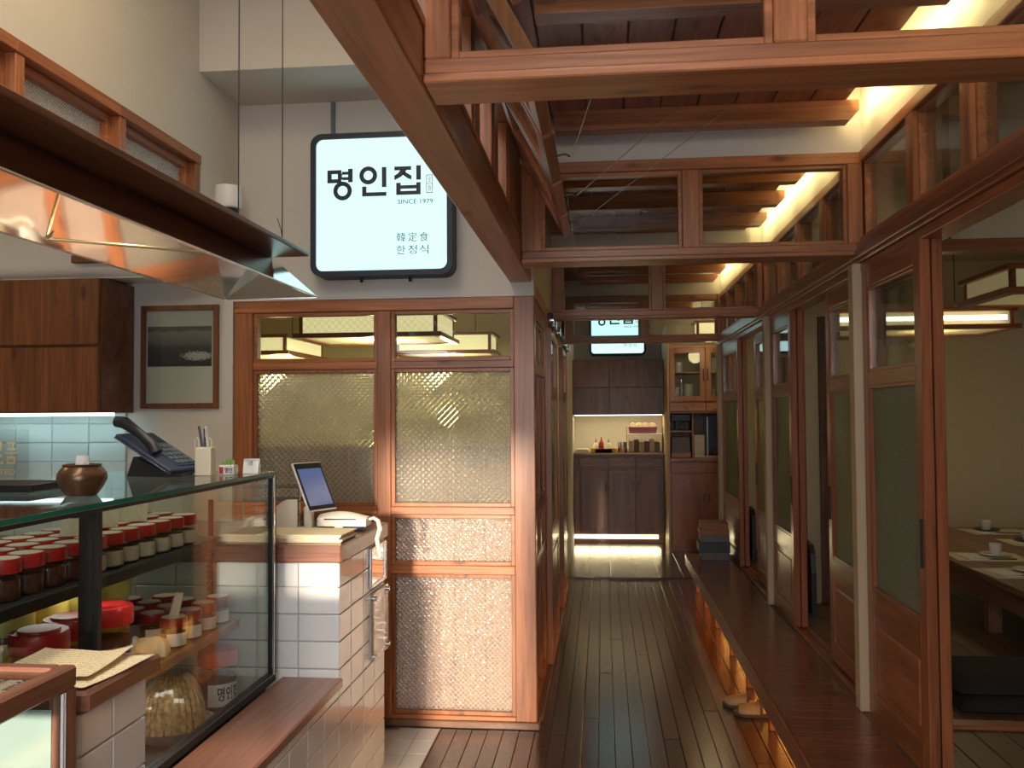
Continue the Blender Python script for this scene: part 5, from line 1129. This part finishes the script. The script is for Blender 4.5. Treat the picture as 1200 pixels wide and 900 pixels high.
P('head', (0.745, 0.955, 9.92, 10.12, 1.40, 1.478), M['blackp'], t, 0.006); P('tower', (0.80, 0.94, 10.02, 10.12, 1.302, 1.40), M['navy'], t, 0.004); P('base_plate', (0.76, 0.95, 9.90, 10.12, 1.2985, 1.306), M['blackp'], t, 0.002)
G('carafe', MB().lathe([(0, 0), (0.04, 0), (0.048, 0.03), (0.04, 0.07), (0.03, 0.085), (0, 0.085)], (0.865, 9.96, 1.3065), 16), M['jarglass'], t, True)
t = thing('storage_bin', 'dark mesh bin under the coffee machine', 'bin', (0.85, 10.0, 1.004)); P('bin_body', (0.75, 0.95, 9.92, 10.1, 1.004, 1.23), M['bookg'], t, 0.006); P('bin_tray', (0.745, 0.955, 9.90, 9.918, 1.004, 1.06), HONEY, t, 0.003)
for k in range(6):
    tag(P('paper_box', (0.995, 1.105, 9.93, 10.05, 1.0035+k*0.041, 1.0435+k*0.041), M['label'], None, 0.002), 'cream paper box in the hutch niche, %s from the bottom of its stack' % ORD[k], 'box', 'cream boxes stacked in the hutch niche')
t = thing('monitor', 'dark blue monitor on a stand in the hutch niche', 'monitor', (1.22, 10.1, 1.004)); P('screen_panel', (1.125, 1.30, 10.12, 10.14, 1.10, 1.46), M['navy'], t, 0.003); P('stand_pole', (1.145, 1.160, 10.05, 10.065, 1.02, 1.45), M['steel'], t, 0.002); P('stand_arm', (1.08, 1.16, 10.05, 10.065, 1.45, 1.462), M['blackp'], t, 0.002); P('stand_base', (1.12, 1.29, 10.0, 10.13, 1.0035, 1.02), M['steel'], t, 0.002); P('neck', (1.20, 1.22, 10.13, 10.15, 1.02, 1.2), M['black'], t, 0.001)
# counter things far off
t = thing('tray', 'yellow plastic tray of sauce bottles on the far counter', 'tray', (0.005, 10.45, 1.0325)); P('tray_base', (-0.145, 0.155, 10.38, 10.52, 1.0325, 1.04), M['yellowp'], t, 0.002); frame4(t, 'x', -0.145, 0.155, 1.0325, 1.085, 10.38, 10.388, 0.052, M['yellowp'], 'tray_wall')
for x in (-0.145, 0.149): P('tray_wall', (x, x+0.006, 10.388, 10.52, 1.04, 1.085), M['yellowp'], t, 0.001)
P('tray_wall', (-0.139, 0.149, 10.514, 10.52, 1.04, 1.085), M['yellowp'], t, 0.001)
for x, mt, nm in ((-0.085, 'white', 'white sauce bottle on the yellow tray, the left one'), (-0.022, 'sauce', 'red sauce bottle in the middle of the yellow tray'), (0.062, 'white', 'white sauce bottle on the yellow tray, the right one')):
    h = 0.15 if mt == 'sauce' else 0.125
    t = thing('sauce_bottle', nm, 'bottle', (x, 10.44, 1.0405), 'sauce bottles on the yellow tray')
    G('bottle_body', MB().lathe([(0, 0), (0.028, 0), (0.030, 0.01), (0.030, h*0.7), (0.018, h*0.85), (0.012, h*0.9), (0, h*0.9)], (x, 10.44, 1.0405), 16), M[mt], t, True); G('nozzle', MB().lathe([(0.012, 0), (0.004, 0.045), (0, 0.045)], (x, 10.44, 1.0405+h*0.9), 10), M['sauce' if mt == 'sauce' else 'bookg'], t, True)
for k in range(3): tag(G('towel', MB().box(-0.335+0.01*k, -0.155-0.01*k, 10.36, 10.52, 1.0325+k*0.017, 1.0485+k*0.017, 0.006), M['cup']), 'folded white towel at the left of the far counter, %s from the bottom' % ORD[k], 'towel', 'folded towels on the far counter')
t = thing('steel_canister', 'grey steel canister between the yellow tray and clear box', 'canister', (0.235, 10.47, 1.0325)); G('canister_body', MB().lathe([(0, 0), (0.052, 0), (0.055, 0.005), (0.055, 0.125), (0, 0.125)], (0.222, 10.47, 1.0325), 20), M['steel'], t, True)
t = thing('clear_box', 'clear plastic storage box on the far counter', 'box', (0.49, 10.48, 1.0325)); P('box_body', (0.285, 0.675, 10.40, 10.58, 1.0325, 1.245), M['jarglass'], t, 0.004); P('box_lid', (0.28, 0.68, 10.395, 10.585, 1.246, 1.256), M['white'], t, 0.002)
for k in range(6): G('packed_bag', MB().box(0.30+k*0.06, 0.352+k*0.06, 10.43, 10.55, 1.040, 1.17+0.02*math.sin(k*2), 0.006), M['bookg' if k % 2 else 'label'], t)
t = thing('wire_rack', 'black wire stand beside the clear storage box', 'rack', (0.27, 10.5, 1.0325))
for x in (0.272, 0.688): P('upright', (x-0.003, x+0.003, 10.45, 10.456, 1.0325, 1.335), M['black'], t, 0.001)
t = thing('basket', 'pink plastic basket of rolled napkins on top of the clear box', 'basket', (0.46, 10.48, 1.257)); G('basket_body', MB().add([(0.31, 10.42, 1.257), (0.61, 10.42, 1.257), (0.61, 10.55, 1.257), (0.31, 10.55, 1.257), (0.295, 10.41, 1.33), (0.625, 10.41, 1.33), (0.625, 10.56, 1.33), (0.295, 10.56, 1.33)], [(3, 2, 1, 0), (0, 1, 5, 4), (1, 2, 6, 5), (2, 3, 7, 6), (3, 0, 4, 7)]), M['pink'], t)
for k in range(4): tag(G('napkin_roll', MB().lathe([(0, -0.05), (0.036, -0.05), (0.036, 0.05), (0, 0.05)], seg=14, mat=Matrix.Translation((0.345+k*0.077, 10.485, 1.345)) @ Matrix.Rotation(math.pi/2, 4, 'X')), M['label'], None, True), 'rolled napkin in the pink basket, %s from the left' % ORD[k], 'napkin', 'napkin rolls in the pink basket')
